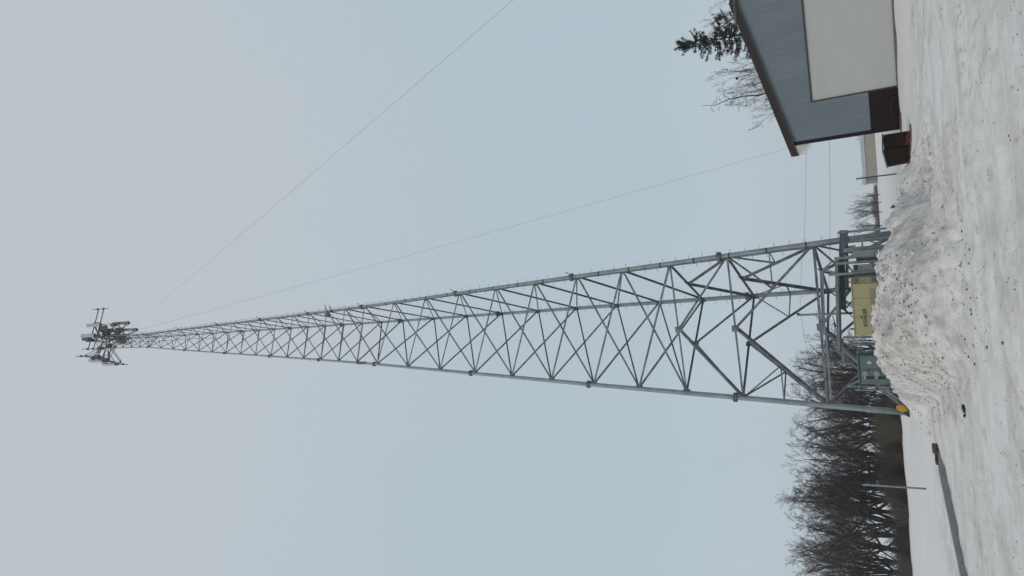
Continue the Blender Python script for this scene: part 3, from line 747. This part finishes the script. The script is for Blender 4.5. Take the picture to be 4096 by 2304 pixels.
while u < WID-.2:
    zl = WZ+.05 if (u < D0-.05 or u > D1+.05) else DZ+.07
    zt = wallz(u)-.12
    rb.prism([bp(u-.035, -.018, zl), bp(u+.035, -.018, zl), bp(u+.05, .0, zl), bp(u-.05, .0, zl)], V(0, 0, zt-zl)); u += .305
rb.build('wall_ribs', M['siding'], wall)
mb = MB()
for a_, b_ in ((0.18, D0-.01), (D1+.01, WID-.18)): mb.prism([bp(a_, -.01, .1), bp(b_, -.01, .1), bp(b_, -.01, WZ-.004), bp(a_, -.01, WZ-.004)], W*.15)
for u in (0.02, WID-.14): mb.prism([bp(u, .2, .1), bp(u+.12, .2, .1), bp(u+.12, .2, WZ-.004), bp(u, .2, WZ-.004)], W*(DEP-.2))
wn = mb.build('wainscot', M['maroon'], bld)
mb = MB(); u = .33
while u < D0: mb.prism([bp(u-.03, -.025, .12), bp(u+.03, -.025, .12), bp(u+.04, -.01, .12), bp(u-.04, -.01, .12)], V(0, 0, WZ-.16)); u += .305
mb.build('wainscot_ribs', M['maroon'], wn)
MB().prism([bp(0, -.03, .05), bp(.18, -.03, .05), bp(.18, -.03, EZ+.02), bp(0, -.03, EZ-.02)], W*.22).build('corner_trim', M['maroon'], bld)
MB().prism([bp(WID-.18, -.03, .05), bp(WID, -.03, .05), bp(WID, -.03, EZ-.02), bp(WID-.18, -.03, EZ+.02)], W*.22).build('corner_trim', M['maroon'], bld)
# roof with overhang, rake trim, soffit
OH, FO = .52, .13
sl = (RZ-EZ)/MIDU
def rz(u): return RZ+.30-sl*abs(u-MIDU)
mb = MB()
for a_, b_ in ((-OH, MIDU), (MIDU, WID+OH)):
    mb.prism([bp(a_, -FO, rz(a_)-.06), bp(b_, -FO, rz(b_)-.06), bp(b_, -FO, rz(b_)), bp(a_, -FO, rz(a_))], W*(DEP+2*FO))
roof = mb.build('roof', M['maroonlite'], bld)
mb = MB()
for a_, b_ in ((-OH, MIDU), (MIDU, WID+OH)):
    mb.prism([bp(a_, -FO-.025, rz(a_)-.30), bp(b_, -FO-.025, rz(b_)-.30), bp(b_, -FO-.025, rz(b_)-.004), bp(a_, -FO-.025, rz(a_)-.004)], W*.022)
mb.prism([bp(MIDU-.62, -FO-.045, rz(MIDU)-.36), bp(MIDU+.62, -FO-.045, rz(MIDU)-.36), bp(MIDU+.62, -FO-.045, rz(MIDU+.62)+.0), bp(MIDU, -FO-.045, rz(MIDU)+.01), bp(MIDU-.62, -FO-.045, rz(MIDU-.62)+.0)], W*.018)
rake = mb.build('rake_trim', M['maroonlite'], bld)
mb = MB()
for a_, b_ in ((-OH, MIDU), (MIDU, WID+OH)):
    mb.prism([bp(a_, -FO-.03, rz(a_)-.355), bp(b_, -FO-.03, rz(b_)-.355), bp(b_, -FO-.03, rz(b_)-.305), bp(a_, -FO-.03, rz(a_)-.305)], W*.1)
mb.build('rake_edge', M['darktrim'], bld)
mb = MB()
mb.prism([bp(-OH+.02, -FO+.05, EZ-.02), bp(-.01, -FO+.05, EZ-.02), bp(-.01, -FO+.05, rz(-.01)-.08), bp(-OH+.02, -FO+.05, rz(-OH)-.1)], W*(DEP+FO))
mb.prism([bp(-OH+.03, -.12, 4.63), bp(-.006, -.12, 4.12), bp(-.006, -.12, 4.80), bp(-OH+.03, -.12, 4.72)], W*.1)
mb.build('soffit', M['soffit'], bld)
ct = bp(MIDU-.40, -FO-.05, RZ+.05)
bez_text('MORTON BUILDINGS', .15, bp(MIDU-.02, -FO-.052, RZ+.07), U, Zv, M['letters'], 'peak_lettering', bld, .003, .002)
# door
dm = MB()
dm.prism([bp(D0+.06, .04, DB), bp(D1-.06, .04, DB), bp(D1-.06, .04, DZ-.05), bp(D0+.06, .04, DZ-.05)], W*.06)
door = dm.build('overhead_door', M['door'], bld)
ln = MB(); n = 6
for i in range(4, 24, 4):
    z = DB+(DZ-.05-DB)*i/24
    t_ = .004
    ln.prism([bp(D0+.07, .036, z-t_), bp(D1-.07, .036, z-t_), bp(D1-.07, .036, z+t_), bp(D0+.07, .036, z+t_)], W*.006)
ln.build('panel_lines', M['door'], door)
ft = MB()
ft.prism([bp(D0-.0, -.02, DB-.02), bp(D0+.055, -.02, DB-.02), bp(D0+.055, -.02, DZ), bp(D0, -.02, DZ)], W*.16)
ft.prism([bp(D1-.055, -.02, DB-.02), bp(D1, -.02, DB-.02), bp(D1, -.02, DZ), bp(D1-.055, -.02, DZ)], W*.16)
ft.prism([bp(D0, -.022, DZ-.05), bp(D1, -.022, DZ-.05), bp(D1, -.022, DZ+.02), bp(D0, -.022, DZ+.02)], W*.16)
ft.build('door_frame', M['darktrim'], bld)
MB().prism([bp(D0-.05, -.04, -.1), bp(D1+.05, -.04, -.1), bp(D1+.05, -.04, DB-.005), bp(D0-.05, -.04, DB-.005)], W*.3).build('threshold', M['concrete'], bld)
# hoop of pipe at the foot of the wall, right of the bin
P = [bp(.55, -.25, .2), bp(.62, -.25, .42), bp(.75, -.25, .52), bp(1.25, -.25, .56), bp(1.42, -.25, .46), bp(1.5, -.25, .2)]
tag(MB().tube(P, .035, 8).build('pipe_hoop', M['oldpipe'], smooth=True), 'low rusty pipe hoop against the maroon foot of the building wall', 'pipe')
# dirt and ice heaped at the corner of the building
rnd = random.Random(21); mb = MB()
for i in range(140):
    u, w_ = rnd.uniform(-.4, .9), rnd.uniform(-1.2, -.1); p = bp(u, w_, 0); s = rnd.uniform(.03, .11); z = ghz(p.x, p.y)
    mb.box((p.x, p.y, z+s*.2), (s, s*.8, s*.6), (1, rnd.uniform(-1, 1), 0))
tag(mb.build('ground_litter', M['dirt']), 'dark frozen dirt crumbs heaped at the corner of the metal building', 'dirt', kind='stuff')

# ------------------------------------------------------------------ brown bin
bn = empty('waste_bin', aty(3648, 585, 30.5), 'dark brown two-part steel bin with red lower edge standing in the snow beside the building', 'bin')
y0 = 30.4
def bx(X0, X1, Y0, Y1, y, dp, skew=0):
    a = aty(X0, (Y0+Y1)/2, y); b = aty(X1, (Y0+Y1)/2, y); l = aty((X0+X1)/2, Y1, y); r = aty((X0+X1)/2, Y0, y)
    return l.x, r.x, b.z, a.z
l, r, b, t = bx(3535, 3652, 527, 586, y0, 1)
MB().quad8([V(l, y0, b-.1), V(r, y0+.1, b-.1), V(r, y0+1.3, b-.1), V(l, y0+1.2, b-.1), V(l, y0+.05, t), V(r, y0+.15, t), V(r, y0+1.3, t), V(l, y0+1.25, t)]).build('body', M['bin'], bn, bevel=.03)
l2, r2, b2, t2 = bx(3538, 3645, 588, 648, y0, 1)
MB().quad8([V(l2+.05, y0+.5, b2+.02), V(r2, y0+.12, b2+.02), V(r2, y0+1.2, b2+.02), V(l2+.05, y0+1.2, b2+.02), V(l2, y0+.5, t2-.1), V(r2, y0+.15, t2), V(r2, y0+1.25, t2), V(l2, y0+1.25, t2-.1)]).build('side_section', M['bin'], bn, bevel=.03)
MB().prism([V(r+.02, y0-.02, t+.005), V(r+.02, y0+1.35, t+.005), V(l-.01, y0+1.3, t+.03), V(l-.01, y0, t+.03)], V(0, 0, .05)).build('lid', M['binlid'], bn, bevel=.015)
MB().prism([V(r2-.0, y0+.1, t2+.0), V(r2-.0, y0+1.3, t2+.0), V(l2-.03, y0+1.3, t2-.11), V(l2-.03, y0+.45, t2-.11)], V(0, 0, .05)).build('lid', M['binlid'], bn, bevel=.015)
MB().prism([V(l+.02, y0-.012, b-.05), V(r-.02, y0+.085, b-.05), V(r-.03, y0+.09, b+.16), V(l+.35, y0+.0, b+.24), V(l+.02, y0-.01, b+.27)], V(0, -.02, 0)).build('skirt', M['binred'], bn)
MB().tube([V(l2+.2, y0+.8, b2-.15), V(l2+.2, y0+.8, b2+.06)], .05, 8).build('foot', M['dark'], bn)
mb = MB(); rnd = random.Random(8)
for i in range(60):
    x = rnd.uniform(l2-.3, r+.2); y = y0+rnd.uniform(-.45, -.05); s = rnd.uniform(.03, .1); mb.box((x, y, ghz(x, y)+s*.2), (s*1.5, s, s*.6), (1, rnd.uniform(-1, 1), 0))
tag(mb.build('ground_litter', M['dirt']), 'dark frozen crumbs along the foot of the brown bin', 'dirt', kind='stuff')

# ------------------------------------------------------------------ posts, beam and clod
c = aty(3722, 1957, 31.5); zt = aty(3450, 1938, 31.5).z
o = empty('marker_post', (c.x-.0, 31.5, ghz(c.x, 31.5)), 'slim galvanised pipe post standing alone in the snow before the bare trees', 'post')
MB().tube([(c.x+.01, 31.5, ghz(c.x, 31.5)-.3), (c.x-.02, 31.5, zt)], .038, 12).build('pipe', M['galv'], o, smooth=True)
MB().tube([(c.x-.02, 31.5, zt), (c.x-.02, 31.5, zt+.02)], .042, 12).build('cap', M['dark'], o)
a, b = aty(3425, 715, 44), aty(3576, 697, 44); x0 = (a.x+b.x)/2
o = empty('thin_post', (x0, 44, b.z), 'thin grey post in the far snow between the brown bin and the distant tree', 'post')
MB().tube([(x0, 44, b.z-.3), (x0, 44, a.z)], .04, 8).build('pole', M['wood'], o)
MB().tube([(x0, 44, a.z), (x0, 44, a.z+.02)], .045, 8).build('cap', M['dark'], o)
# beam lying on the snow
def gp(X, Y, dz=0.):
    d_ = ray(X, Y); t_ = 5.
    lo, hi = 6., 45.
    for _ in range(40):
        md = (lo+hi)/2; p = d_*(md/d_.y)+V(0, 0, HC)
        if p.z > ghz(p.x, p.y)+dz: lo = md
        else: hi = md
    return d_*(lo/d_.y)+V(0, 0, HC)
bs, be_ = gp(3778, 1876), gp(3862, 2290)
bd = (be_-bs).normalized(); be_ = be_+bd*3.0
be_.z = ghz(be_.x, be_.y)
bd = (be_-bs).normalized(); bs_ = V(-bd.y, bd.x, 0).normalized()
beamo = empty('steel_beam', bs, 'long galvanised steel beam with bolt holes lying on the snow', 'steel beam')
Lb = (be_-bs).length
n_seg = 24
def bc(t): p = bs+bd*t; return V(p.x, p.y, p.z+.10)
zN = max(ghz((bs+bd*t).x, (bs+bd*t).y)-(bs+bd*t).z for t in np.linspace(0, Lb, 30))
zoff = V(0, 0, zN*.6+.03)
mid_ = (bc(0)+bc(Lb))/2+zoff
MB().box(mid_, (Lb, .22, .02), bd, bs_).build('top_flange', M['beam'], beamo)
MB().box(mid_-V(0, 0, .122)+bs_*.10, (Lb, .02, .22), bd, bs_).box(mid_-V(0, 0, .122)-bs_*.10, (Lb, .02, .22), bd, bs_).build('web', M['beam'], beamo)
MB().prism([bc(0)+zoff+bs_*.09-V(0, 0, .01), bc(0)+zoff+bs_*.09-V(0, 0, .23), bc(0)+zoff-bd*1.1+bs_*.09-V(0, 0, .14), bc(0)+zoff-bd*1.1+bs_*.09-V(0, 0, .06)], bs_*-.03).build('tapered_end', M['beam'], beamo)
t = .35; i = 0; rnd = random.Random(4)
while t < Lb-.3:
    for sgn in ((-1, 1) if i % 3 != 1 else (1,)):
        c = bc(t)+zoff+bs_*.110+V(0, 0, -.12+.05*sgn)+bd*(.12*sgn)
        MB().tube([c, c+bs_*.004], .02, 10).build('bolt_hole', M['hole'], beamo)
    i += 1; t += rnd.choice((1.0, 1.15, 1.3, 1.3))
hb = bc(0)+zoff-bd*1.25-V(0, 0, .02)
hg = MB().box(hb, (.75, .22, .10), bd, bs_).box(hb+bd*.5-bs_*.12, (.28, .14, .12), bd, bs_).box(hb-bd*.3-bs_*.05, (.3, .26, .16), bd, bs_).build('rusty_bracket', M['rust'], beamo, bevel=.02)
c = gp(3862, 1648)
o = MB(); rnd = random.Random(11)
for i in range(9):
    s = rnd.uniform(.03, .065); o.box(c+V(rnd.uniform(-.11, .11), rnd.uniform(-.04, .04), s*.3+.01*i*.2), (s*1.6, s, s*.9), (1, rnd.uniform(-.6, .6), rnd.uniform(-.3, .3)), (0, 1, rnd.uniform(-.3, .3)))
tag(o.build('frozen_clod', M['clod'], bevel=.01), 'small black frozen clod lying alone on the packed snow in the foreground', 'clod')
# stones on the crest
c = gp(3546, 832, .0)
c = aty(3572, 828, 24.9); c.z = ghz(c.x, 24.9)+.05
tag(MB().tube([c+V(0, 0, -.08), c+V(.01, 0, -.02), c+V(.0, 0, .03)], [.03, .055, .02], 7).build('stone', M['rust']), 'small brown stone perched on the right end of the snow bank', 'stone')

# ------------------------------------------------------------------ trees
def rotv(v, ax, a): return Matrix.Rotation(a, 3, ax) @ v
class Tree:
    def __init__(s, seed, H=15, r0=.3, spread=1., first=.18, dens=1., levels=4, droop=0., limbs=9, up_=.28, narrow=False, twr=.011, tmax=.62):
        s.r = random.Random(seed); s.trunk = MB(); s.crown = MB(); s.dens = dens; s.levels = levels; s.up = up_; s.H = H; s.spread = spread; s.droop = droop; s.twr = twr
        R = s.r
        if not narrow:
            # a short bole that divides into several leaning leaders
            th = H*first; P = [V(0, 0, -.5), V(R.uniform(-.1, .1), R.uniform(-.1, .1), th*.5), V(R.uniform(-.2, .2), R.uniform(-.2, .2), th)]
            s.trunk.tube(P, [r0*1.15, r0, r0*.85], 8)
            for i in range(limbs):
                a = 2*PI*i/limbs+R.uniform(-.3, .3); tilt = (R.uniform(.18, tmax)*spread if i % 3 else R.uniform(.05, .35)*spread) if i else .05
                d = V(math.cos(a)*math.sin(tilt), math.sin(a)*math.sin(tilt), math.cos(tilt))
                p0 = P[1].lerp(P[2], R.uniform(.1, 1))
                s.branch(p0, d, (H-th)*R.uniform(.78, 1.02)*(1-.30*(tilt/1.1)**1.5), r0*R.uniform(.36, .55), 1)
        else:
            n = 12; P = [V(R.uniform(-.06, .06)*i*.3, R.uniform(-.06, .06)*i*.3, -.5+(H+.5)*i/n) for i in range(n+1)]
            rad = [r0*(1-.93*i/n) for i in range(n+1)]
            s.trunk.tube(P, rad, 7)
            for i in range(int(48*dens)):
                t = .16+.8*i/(48*dens); k = min(int(t*n), n-1); p0 = P[k].lerp(P[k+1], t*n-k)
                a = R.uniform(0, 2*PI); tilt = R.uniform(1.15, 1.75)
                d = V(math.cos(a)*math.sin(tilt), math.sin(a)*math.sin(tilt), math.cos(tilt))
                s.branch(p0, d, (H*.19*(1.05-t)**.8*R.uniform(.45, 1.25)+.3)*spread, r0*.2*(1.25-t), 3)
    def branch(s, p, d, L_, r, lev):
        R = s.r; n = {1: 7, 2: 5, 3: 4, 4: 3}[min(lev, 4)]
        P = [p.copy()]; rad = [r]; wob = {1: .10, 2: .16, 3: .2, 4: .24}[min(lev, 4)]
        tw = max(s.twr*.55, r*.22)
        for i in range(n):
            d = (d+V(R.gauss(0, wob), R.gauss(0, wob), R.gauss(0, wob)*.6+s.up*(.22 if lev > 1 else .1)-s.droop*.2)).normalized()
            p = p+d*(L_/n); P.append(p.copy()); rad.append(r+(tw-r)*((i+1)/n))
        sides = {1: 6, 2: 4}.get(lev, 3)
        (s.trunk if lev == 1 else s.crown).tube(P, rad, sides, cap=False)
        if lev >= s.levels: return
        cnt = {1: 11, 2: 8, 3: 6, 4: 3}[lev]; cnt = max(2, int(cnt*s.dens*R.uniform(.8, 1.2)))
        for j in range(cnt):
            t = (.22 if lev == 1 else .15)+(.82)*(j+R.random())/cnt; t = min(t, .98)
            k = min(int(t*n), n-1); q = P[k].lerp(P[k+1], t*n-k); dd = (P[k+1]-P[k]).normalized()
            ax = dd.orthogonal().normalized(); ax = rotv(ax, dd, R.uniform(0, 2*PI))
            nd = rotv(dd, ax, R.uniform(.35, .95)); nd = (nd+V(0, 0, s.up*.6)).normalized()
            l = L_*{1: .42, 2: .48, 3: .47, 4: .5}[lev]*(1.08-t*.62)*R.uniform(.65, 1.2)
            rr_ = max(rad[k]*.5, s.twr)
            s.branch(q, nd, l, rr_, lev+1)
    def make(s, name, loc, label, group, bark='bark', twig='twig', scale=1., rz=0., cat='tree'):
        e = empty(name, (0, 0, 0), label, cat, group)
        s.trunk.build('trunk', M[bark], e, smooth=True); s.crown.build('crown', M[twig], e, smooth=True)
        e.location = loc; e.scale = (scale,)*3; e.rotation_euler.z = rz
        return e
def dup(root, loc, rz, sc, label, group=None):
    r = root.copy(); col.objects.link(r); r.location = loc; r.rotation_euler.z = rz; r.scale = (sc[0], sc[0], sc[1]); r['label'] = label
    if group: r['group'] = group
    for ch in list(root.children):
        c = ch.copy(); col.objects.link(c); c.parent = r
    return r
G = 'bare trees standing behind the snowy field on the left'
protos = [Tree(1, 15, .42, 1.0, .15, 1.0, limbs=10, up_=.13, twr=.010, levels=5, tmax=1.1), Tree(2, 15, .38, 1.0, .22, 1.0, limbs=9, up_=.16, twr=.010, levels=5, tmax=1.15), Tree(3, 15, .32, 1.0, .10, 1.0, limbs=10, up_=.20, twr=.010, levels=5, tmax=.8)]
roots = []
# (picture row, crown-top column, distance, prototype, width factor)
spots = [(1392, 3225, 92, 1, .55, 'small bare tree just left of the generator top, rightmost of the left row'),
         (1500, 3165, 88, 0, .88, 'round-crowned bare tree behind the grey-green cabinet and the lower tower brace'),
         (1588, 3320, 104, 2, .60, 'low bare tree in the dip at the tower left leg'),
         (1672, 3165, 87, 1, .88, 'spreading bare tree just left of the tower left leg'),
         (1765, 3255, 100, 2, .55, 'lower bare tree set back in the gap between two round crowns'),
         (1835, 3170, 88, 2, 1.0, 'fan-shaped bare tree rising from the densest brush'),
         (1925, 3260, 102, 1, .68, 'low bare tree right behind the lone marker post'),
         (2005, 3150, 87, 0, .92, 'bare tree just left of the marker post'),
         (2098, 3150, 84, 2, 1.05, 'tallest bare tree with a thick dark trunk, left of the marker post'),
         (2150, 3230, 103, 0, .70, 'lower bare tree set back behind the thick-trunked one'),
         (2205, 3160, 86, 1, .85, 'bare tree with forked trunk left of the thick-trunked one'),
         (2300, 3185, 88, 0, .85, 'bare tree standing right at the photo edge'),
         (1450, 3215, 99, 2, .7, 'bare tree set back between the cabinet tree and the small rightmost one'),
         (1545, 3235, 98, 1, .75, 'bare tree just right of the tower left leg, behind the slanting brace'),
         (1636, 3225, 99, 0, .62, 'bare tree set back, directly left of the tower left leg'),
         (1715, 3205, 96, 0, .75, 'bare tree set back in the middle of the first wide crown group'),
         (1885, 3215, 98, 0, .8, 'bare tree set back right of the marker post'),
         (1965, 3210, 99, 2, .8, 'bare tree set back left of the marker post'),
         (2055, 3180, 97, 1, .8, 'bare tree set back just before the tallest one'),
         (2255, 3190, 97, 2, .8, 'bare tree set back between the forked one and the photo edge'),
         (2400, 3190, 92, 2, .9, 'bare tree whose branch tips only just enter the photo')]
first = [None]*3
for Y, Xt, yd, pi_, wf, lab in spots:
    tp = aty(Xt, Y-3, yd); z0 = ghz(tp.x*1., yd)
    base = aty(3600+(Y-1372)*.03, Y, yd); x = base.x
    H = (tp.z-z0)/15.0*1.035
    if first[pi_] is None:
        first[pi_] = protos[pi_].make('bare_tree', (x, yd, z0-.05), lab, G)
        first[pi_].scale = (wf, wf, H)
    else: dup(first[pi_], (x, yd, z0-.05), random.uniform(0, 6.28), (wf, H), lab, G)
# dense brush under them
rnd = random.Random(31); mb = MB()
brush = [(1540, 3520), (1600, 3495), (1680, 3478), (1760, 3482), (1830, 3482), (1900, 3490), (1960, 3510), (2010, 3535), (2060, 3560), (2110, 3530), (2200, 3560), (2330, 3560)]
bY = [a for a, b in brush]; bX = [b for a, b in brush]
for i in range(15000):
    Y = rnd.uniform(1440, 2420); yd = rnd.uniform(80+3*math.sin(Y*.021)+2*math.sin(Y*.057+1), 97)
    if Y < 1560 and rnd.random() < .6: continue
    if Y > 2050 and rnd.random() < .62: continue
    bp_ = aty(3600, Y, yd); x = bp_.x; z0 = .42
    zt = aty(np.interp(Y, bY, bX), Y, yd).z
    h = max(.4, (zt-z0)*rnd.uniform(.35, 1.08))*(.85+.3*math.sin(x*1.3)*math.sin(x*.37+1)); lean = V(rnd.gauss(0, .28), rnd.gauss(0, .28), 1)
    p = V(x, yd, z0-.1); q = p+lean*h*.5; s_ = q+(lean+V(rnd.gauss(0, .35), rnd.gauss(0, .3), 0))*h*.5
    mb.tube([p, q, s_], [.028, .02, .01], 3, cap=False)
    for j in range(2):
        t = rnd.uniform(.2, .9); b0 = p.lerp(q, t*2) if t < .5 else q.lerp(s_, t*2-1)
        mb.tube([b0, b0+V(rnd.gauss(0, .5), rnd.gauss(0, .4), rnd.uniform(.1, .6))*h*.32], [.015, .007], 3, cap=False)
tag(mb.build('brush_thicket', M['brush']), 'dense dark brown brush thicket under the bare trees at the field edge', 'brush', kind='stuff')

# far tree group on the right of the tower
fg = 'far bare trees beyond the open field'
ft_ = Tree(12, 6, .12, .9, .06, .8, limbs=10, up_=.5, twr=.010)
for i, (Y, Xt, yd, w_, lab) in enumerate(((862, 3388, 150, .85, 'far bare tree right of the tower, middle and tallest of the small far group'), (812, 3392, 152, .7, 'far bare tree at the building side of the small far group'),
                         (905, 3400, 149, .7, 'far bare tree nearest the tower in the small far group'), (780, 3445, 156, .45, 'far low bare bush at the building side of the small far group'), (935, 3470, 155, .4, 'far low bare bush half hidden by the tower right leg'))):
    tp = aty(Xt, Y, yd); z0 = .45; H = (tp.z-z0)/6
    if i == 0: ft0 = ft_.make('bare_tree', (tp.x, yd, z0), lab, fg, 'farbark', 'farbark'); ft0.scale = (w_*1.0, w_*1.0, H)
    else: dup(ft0, (aty(3500, Y, yd).x, yd, z0), random.uniform(0, 6), (w_, H), lab, fg)
mb = MB(); rnd = random.Random(77)
for i in range(1100):
    Y = rnd.uniform(745, 1000); yd = rnd.uniform(300, 330); p = aty(3500, Y, yd); h = 4.0*(.35+.65*abs(math.sin(Y*.031+1)*math.sin(Y*.013)))*rnd.uniform(.3, 1.15)
    mb.tube([V(p.x, yd, .4), V(p.x+rnd.gauss(0, .8), yd, h*.6), V(p.x+rnd.gauss(0, 1.5), yd, h)], [.1, .07, .03], 3, cap=False)
tag(mb.build('distant_thicket', M['farbark']), 'faint distant thicket on the horizon right of the tower', 'thicket', kind='stuff')

# trees behind the metal building
gb = 'bare trees rising behind the metal building'
def base_at(Y, yd, X=3500):
    p = aty(X, Y, yd); return V(p.x, yd, .35)
t4 = Tree(21, 15, .17, 1.0, .1, 1., narrow=True, levels=4, up_=.05, twr=.013)
tp = aty(2806, 424, 62); b = V(tp.x, 62, .35)
e4 = t4.make('bare_tree', b, 'slender bare tree with a straight leader and short side branches over the roof edge', gb); e4.scale = (1.05, 1.05, (tp.z-.35)/15.)
t5 = Tree(22, 14, .19, .9, .2, 1.0, limbs=8, up_=.42, twr=.007, levels=5)
tp = aty(2868, 330, 66); x5 = tp.x-.2
e5 = t5.make('bare_tree', (x5, 66, .35), 'round bare tree with a small dark nest between the spruce and the slender tree', gb); e5.scale = (.8, .8, (tp.z-.35)/13.2)
tp = aty(2815, 15, 64); x6 = tp.x-.6
e6 = dup(first[0], (tp.x-.9, 64, .35), 2., (.62, (tp.z-.35)/14.2), 'bare tree above the roof peak holding the largest dark nest', gb)
e7 = dup(e5, (aty(3060, 270, 74).x, 74, .35), 4., (.8, (aty(2950, 280, 74).z-.35)/14), 'lower bare tree half hidden behind the roof beside the spruce', gb)
e8 = dup(e5, (aty(3400, 556, 250).x, 250, .35), 1., (.42, (aty(3418, 556, 250).z-.35)/14*1.0), 'faint far bare tree standing behind the long beige shed roof', gb)
rnd = random.Random(61)
for i in range(9):
    u = -OH+.05+i*.052+rnd.uniform(-.01, .01); w_ = rnd.uniform(-.1, .0); ln_ = (.58, .2, .16, .42, .3, .34, .22, .28, .16)[i]
    p0 = bp(u, w_, 4.63-.51*(i*.052+.03)/.52); tag(MB().tube([p0+V(0, 0, .01), p0-V(0, 0, ln_*.5), p0-V(0, 0, ln_)], [.014, .010, .002], 6).build('icicle', M['ice']), ('longest icicle hanging at the outer tip of the left roof corner', 'short icicle next to the longest one under the roof corner', 'short icicle, third from the outer roof tip', 'second longest icicle, fourth from the outer roof tip', 'middle icicle of the row under the roof corner', 'mid-length icicle just inward of the middle of the row', 'third icicle out from the maroon wall trim', 'second icicle out from the maroon wall trim', 'short icicle nearest the maroon wall trim')[i], 'icicle', 'icicles under the roof corner')
def nest(X, Y, y, r, lab):
    c = aty(X, Y, y); mb = MB(); rn = random.Random(int(X))
    for i in range(170):
        v = V(rn.gauss(0, 1), rn.gauss(0, 1), rn.gauss(0, 1)).normalized()*r*rn.uniform(.3, 1.05); ax = V(rn.gauss(0, 1), rn.gauss(0, 1), rn.gauss(0, 1)).normalized()
        mb.box(c+v, (r*.5, r*.35, r*.06), ax, ax.orthogonal())
    tag(mb.build('leaf_nest', M['nest']), lab, 'nest', 'leaf nests in the bare trees')
nest(2880, 71, 64, .26, 'large dark ball-shaped leaf nest in the bare tree over the roof peak')
nest(2948, 314, 66, .13, 'small dark leaf nest in the round bare tree between spruce and slender tree')
# spruce
def spruce():
    rn = random.Random(9); yd = 58
    tp = aty(2698, 193, yd); bt = aty(2985, 150, yd); Hh = tp.z-.35
    e = empty('spruce_tree', (bt.x, yd, .35), 'dark ragged spruce rising behind the roof of the metal building', 'tree')
    top = V(tp.x, yd, tp.z); bot = V(bt.x+.1, yd, .0); bot.x = bt.x+(bt.x-tp.x)*.1
    n = 14; P = [bot.lerp(top, i/n) for i in range(n+1)]
    MB().tube(P, [.19*(1-i/n*.93) for i in range(n+1)], 8).build('trunk', M['bark'], e, smooth=True)
    wood = MB(); nd = MB()
    lv = .06
    while lv < .985:
        p0 = bot.lerp(top, lv)
        for k in range(rn.choice((7, 8, 9))):
            p0 = bot.lerp(top, min(.985, lv+rn.uniform(-.02, .02)))
            a = rn.uniform(0, 2*PI); Lr = (5.2*(1-lv)**.72+.30)*rn.uniform(.4, 1.1)
            d = V(math.cos(a), math.sin(a), .12 if lv < .9 else .9); pts = [p0.copy()]; p = p0.copy(); ns = 7
            for i in range(ns):
                f = i/ns; dz = (-.25 if f < .5 else .22) if lv < .9 else .1
                dd = V(d.x, d.y, d.z+dz+rn.gauss(0, .06)).normalized(); p = p+dd*Lr/ns; pts.append(p.copy())
            wood.tube(pts, [.026*(1-i/ns*.8)+.004 for i in range(ns+1)], 4, cap=False)
            m_ = int(Lr*26)+10
            for j in range(m_):
                t = rn.uniform(.10, 1); kk = min(int(t*ns), ns-1); c = pts[kk].lerp(pts[kk+1], t*ns-kk)
                sd_ = V(rn.gauss(0, .8)+d.x*.5, rn.gauss(0, .8)+d.y*.5, rn.gauss(-.55, .7)).normalized()
                l_ = rn.uniform(.12, .5)*(1.15-.6*t); tip = c+sd_*l_+V(0, 0, -.04)
                nd.tube([c, c.lerp(tip, .5), tip], [.013, .026, .005], 4, cap=False)
        lv += rn.uniform(.022, .036)
    wood.build('branches', M['bark'], e); nd.build('foliage', M['needle'], e)
spruce()

# ------------------------------------------------------------------ far buildings
def farbox(name, lab, X0, X1, Y0, Y1, y, dp, wallm, roofm, z0=.45):
    l = aty(X1, Y1, y); r = aty(X1, Y0, y); t = aty((X0+X1)/2+(X0-X1)/2, (Y0+Y1)/2, y).z
    e = empty(name, ((l.x+r.x)/2, y, z0), lab, 'building')
    MB().bbox((l.x, y, z0-.3), (r.x, y+dp, t)).build('wall', M[wallm], e)
    h = (t-z0)*.38
    MB().prism([V(l.x-.3, y-.3, t), V(l.x-.3, y+dp+.3, t), V(l.x-.3, y+dp/2, t+h)], V(r.x-l.x+.6, 0, 0)).build('roof', M[roofm], e)
    mb = MB(); nn = max(2, int((r.x-l.x)/6))
    for i in range(nn):
        xx = l.x+(i+.5)*(r.x-l.x)/nn; mb.box((xx, y-.02, z0+(t-z0)*.45), (1.2, .05, (t-z0)*.35))
    return e
farbox('long_shed', 'long low beige shed with a snow-dusted roof on the horizon beside the building', 3457, 3494, 470, 690, 220, 14, 'beige', 'farroof')
e = farbox('farmhouse', 'tiny grey building at the end of the long beige shed', 3463, 3497, 696, 722, 230, 8, 'farwall', 'farroof')

# ------------------------------------------------------------------ thin winter haze
hm = bpy.data.materials.new('haze_air'); hm.use_nodes = True; t = hm.node_tree; t.nodes.clear()
o_ = t.nodes.new('ShaderNodeOutputMaterial'); v_ = t.nodes.new('ShaderNodeVolumePrincipled')
v_.inputs['Color'].default_value = (.97, .98, 1, 1); v_.inputs['Density'].default_value = HAZE; v_.inputs['Anisotropy'].default_value = .2
t.links.new(v_.outputs[0], o_.inputs['Volume'])
tag(MB().bbox((-1000, -1000, -3), (1000, 1000, 95)).build('haze', hm), kind='stuff')
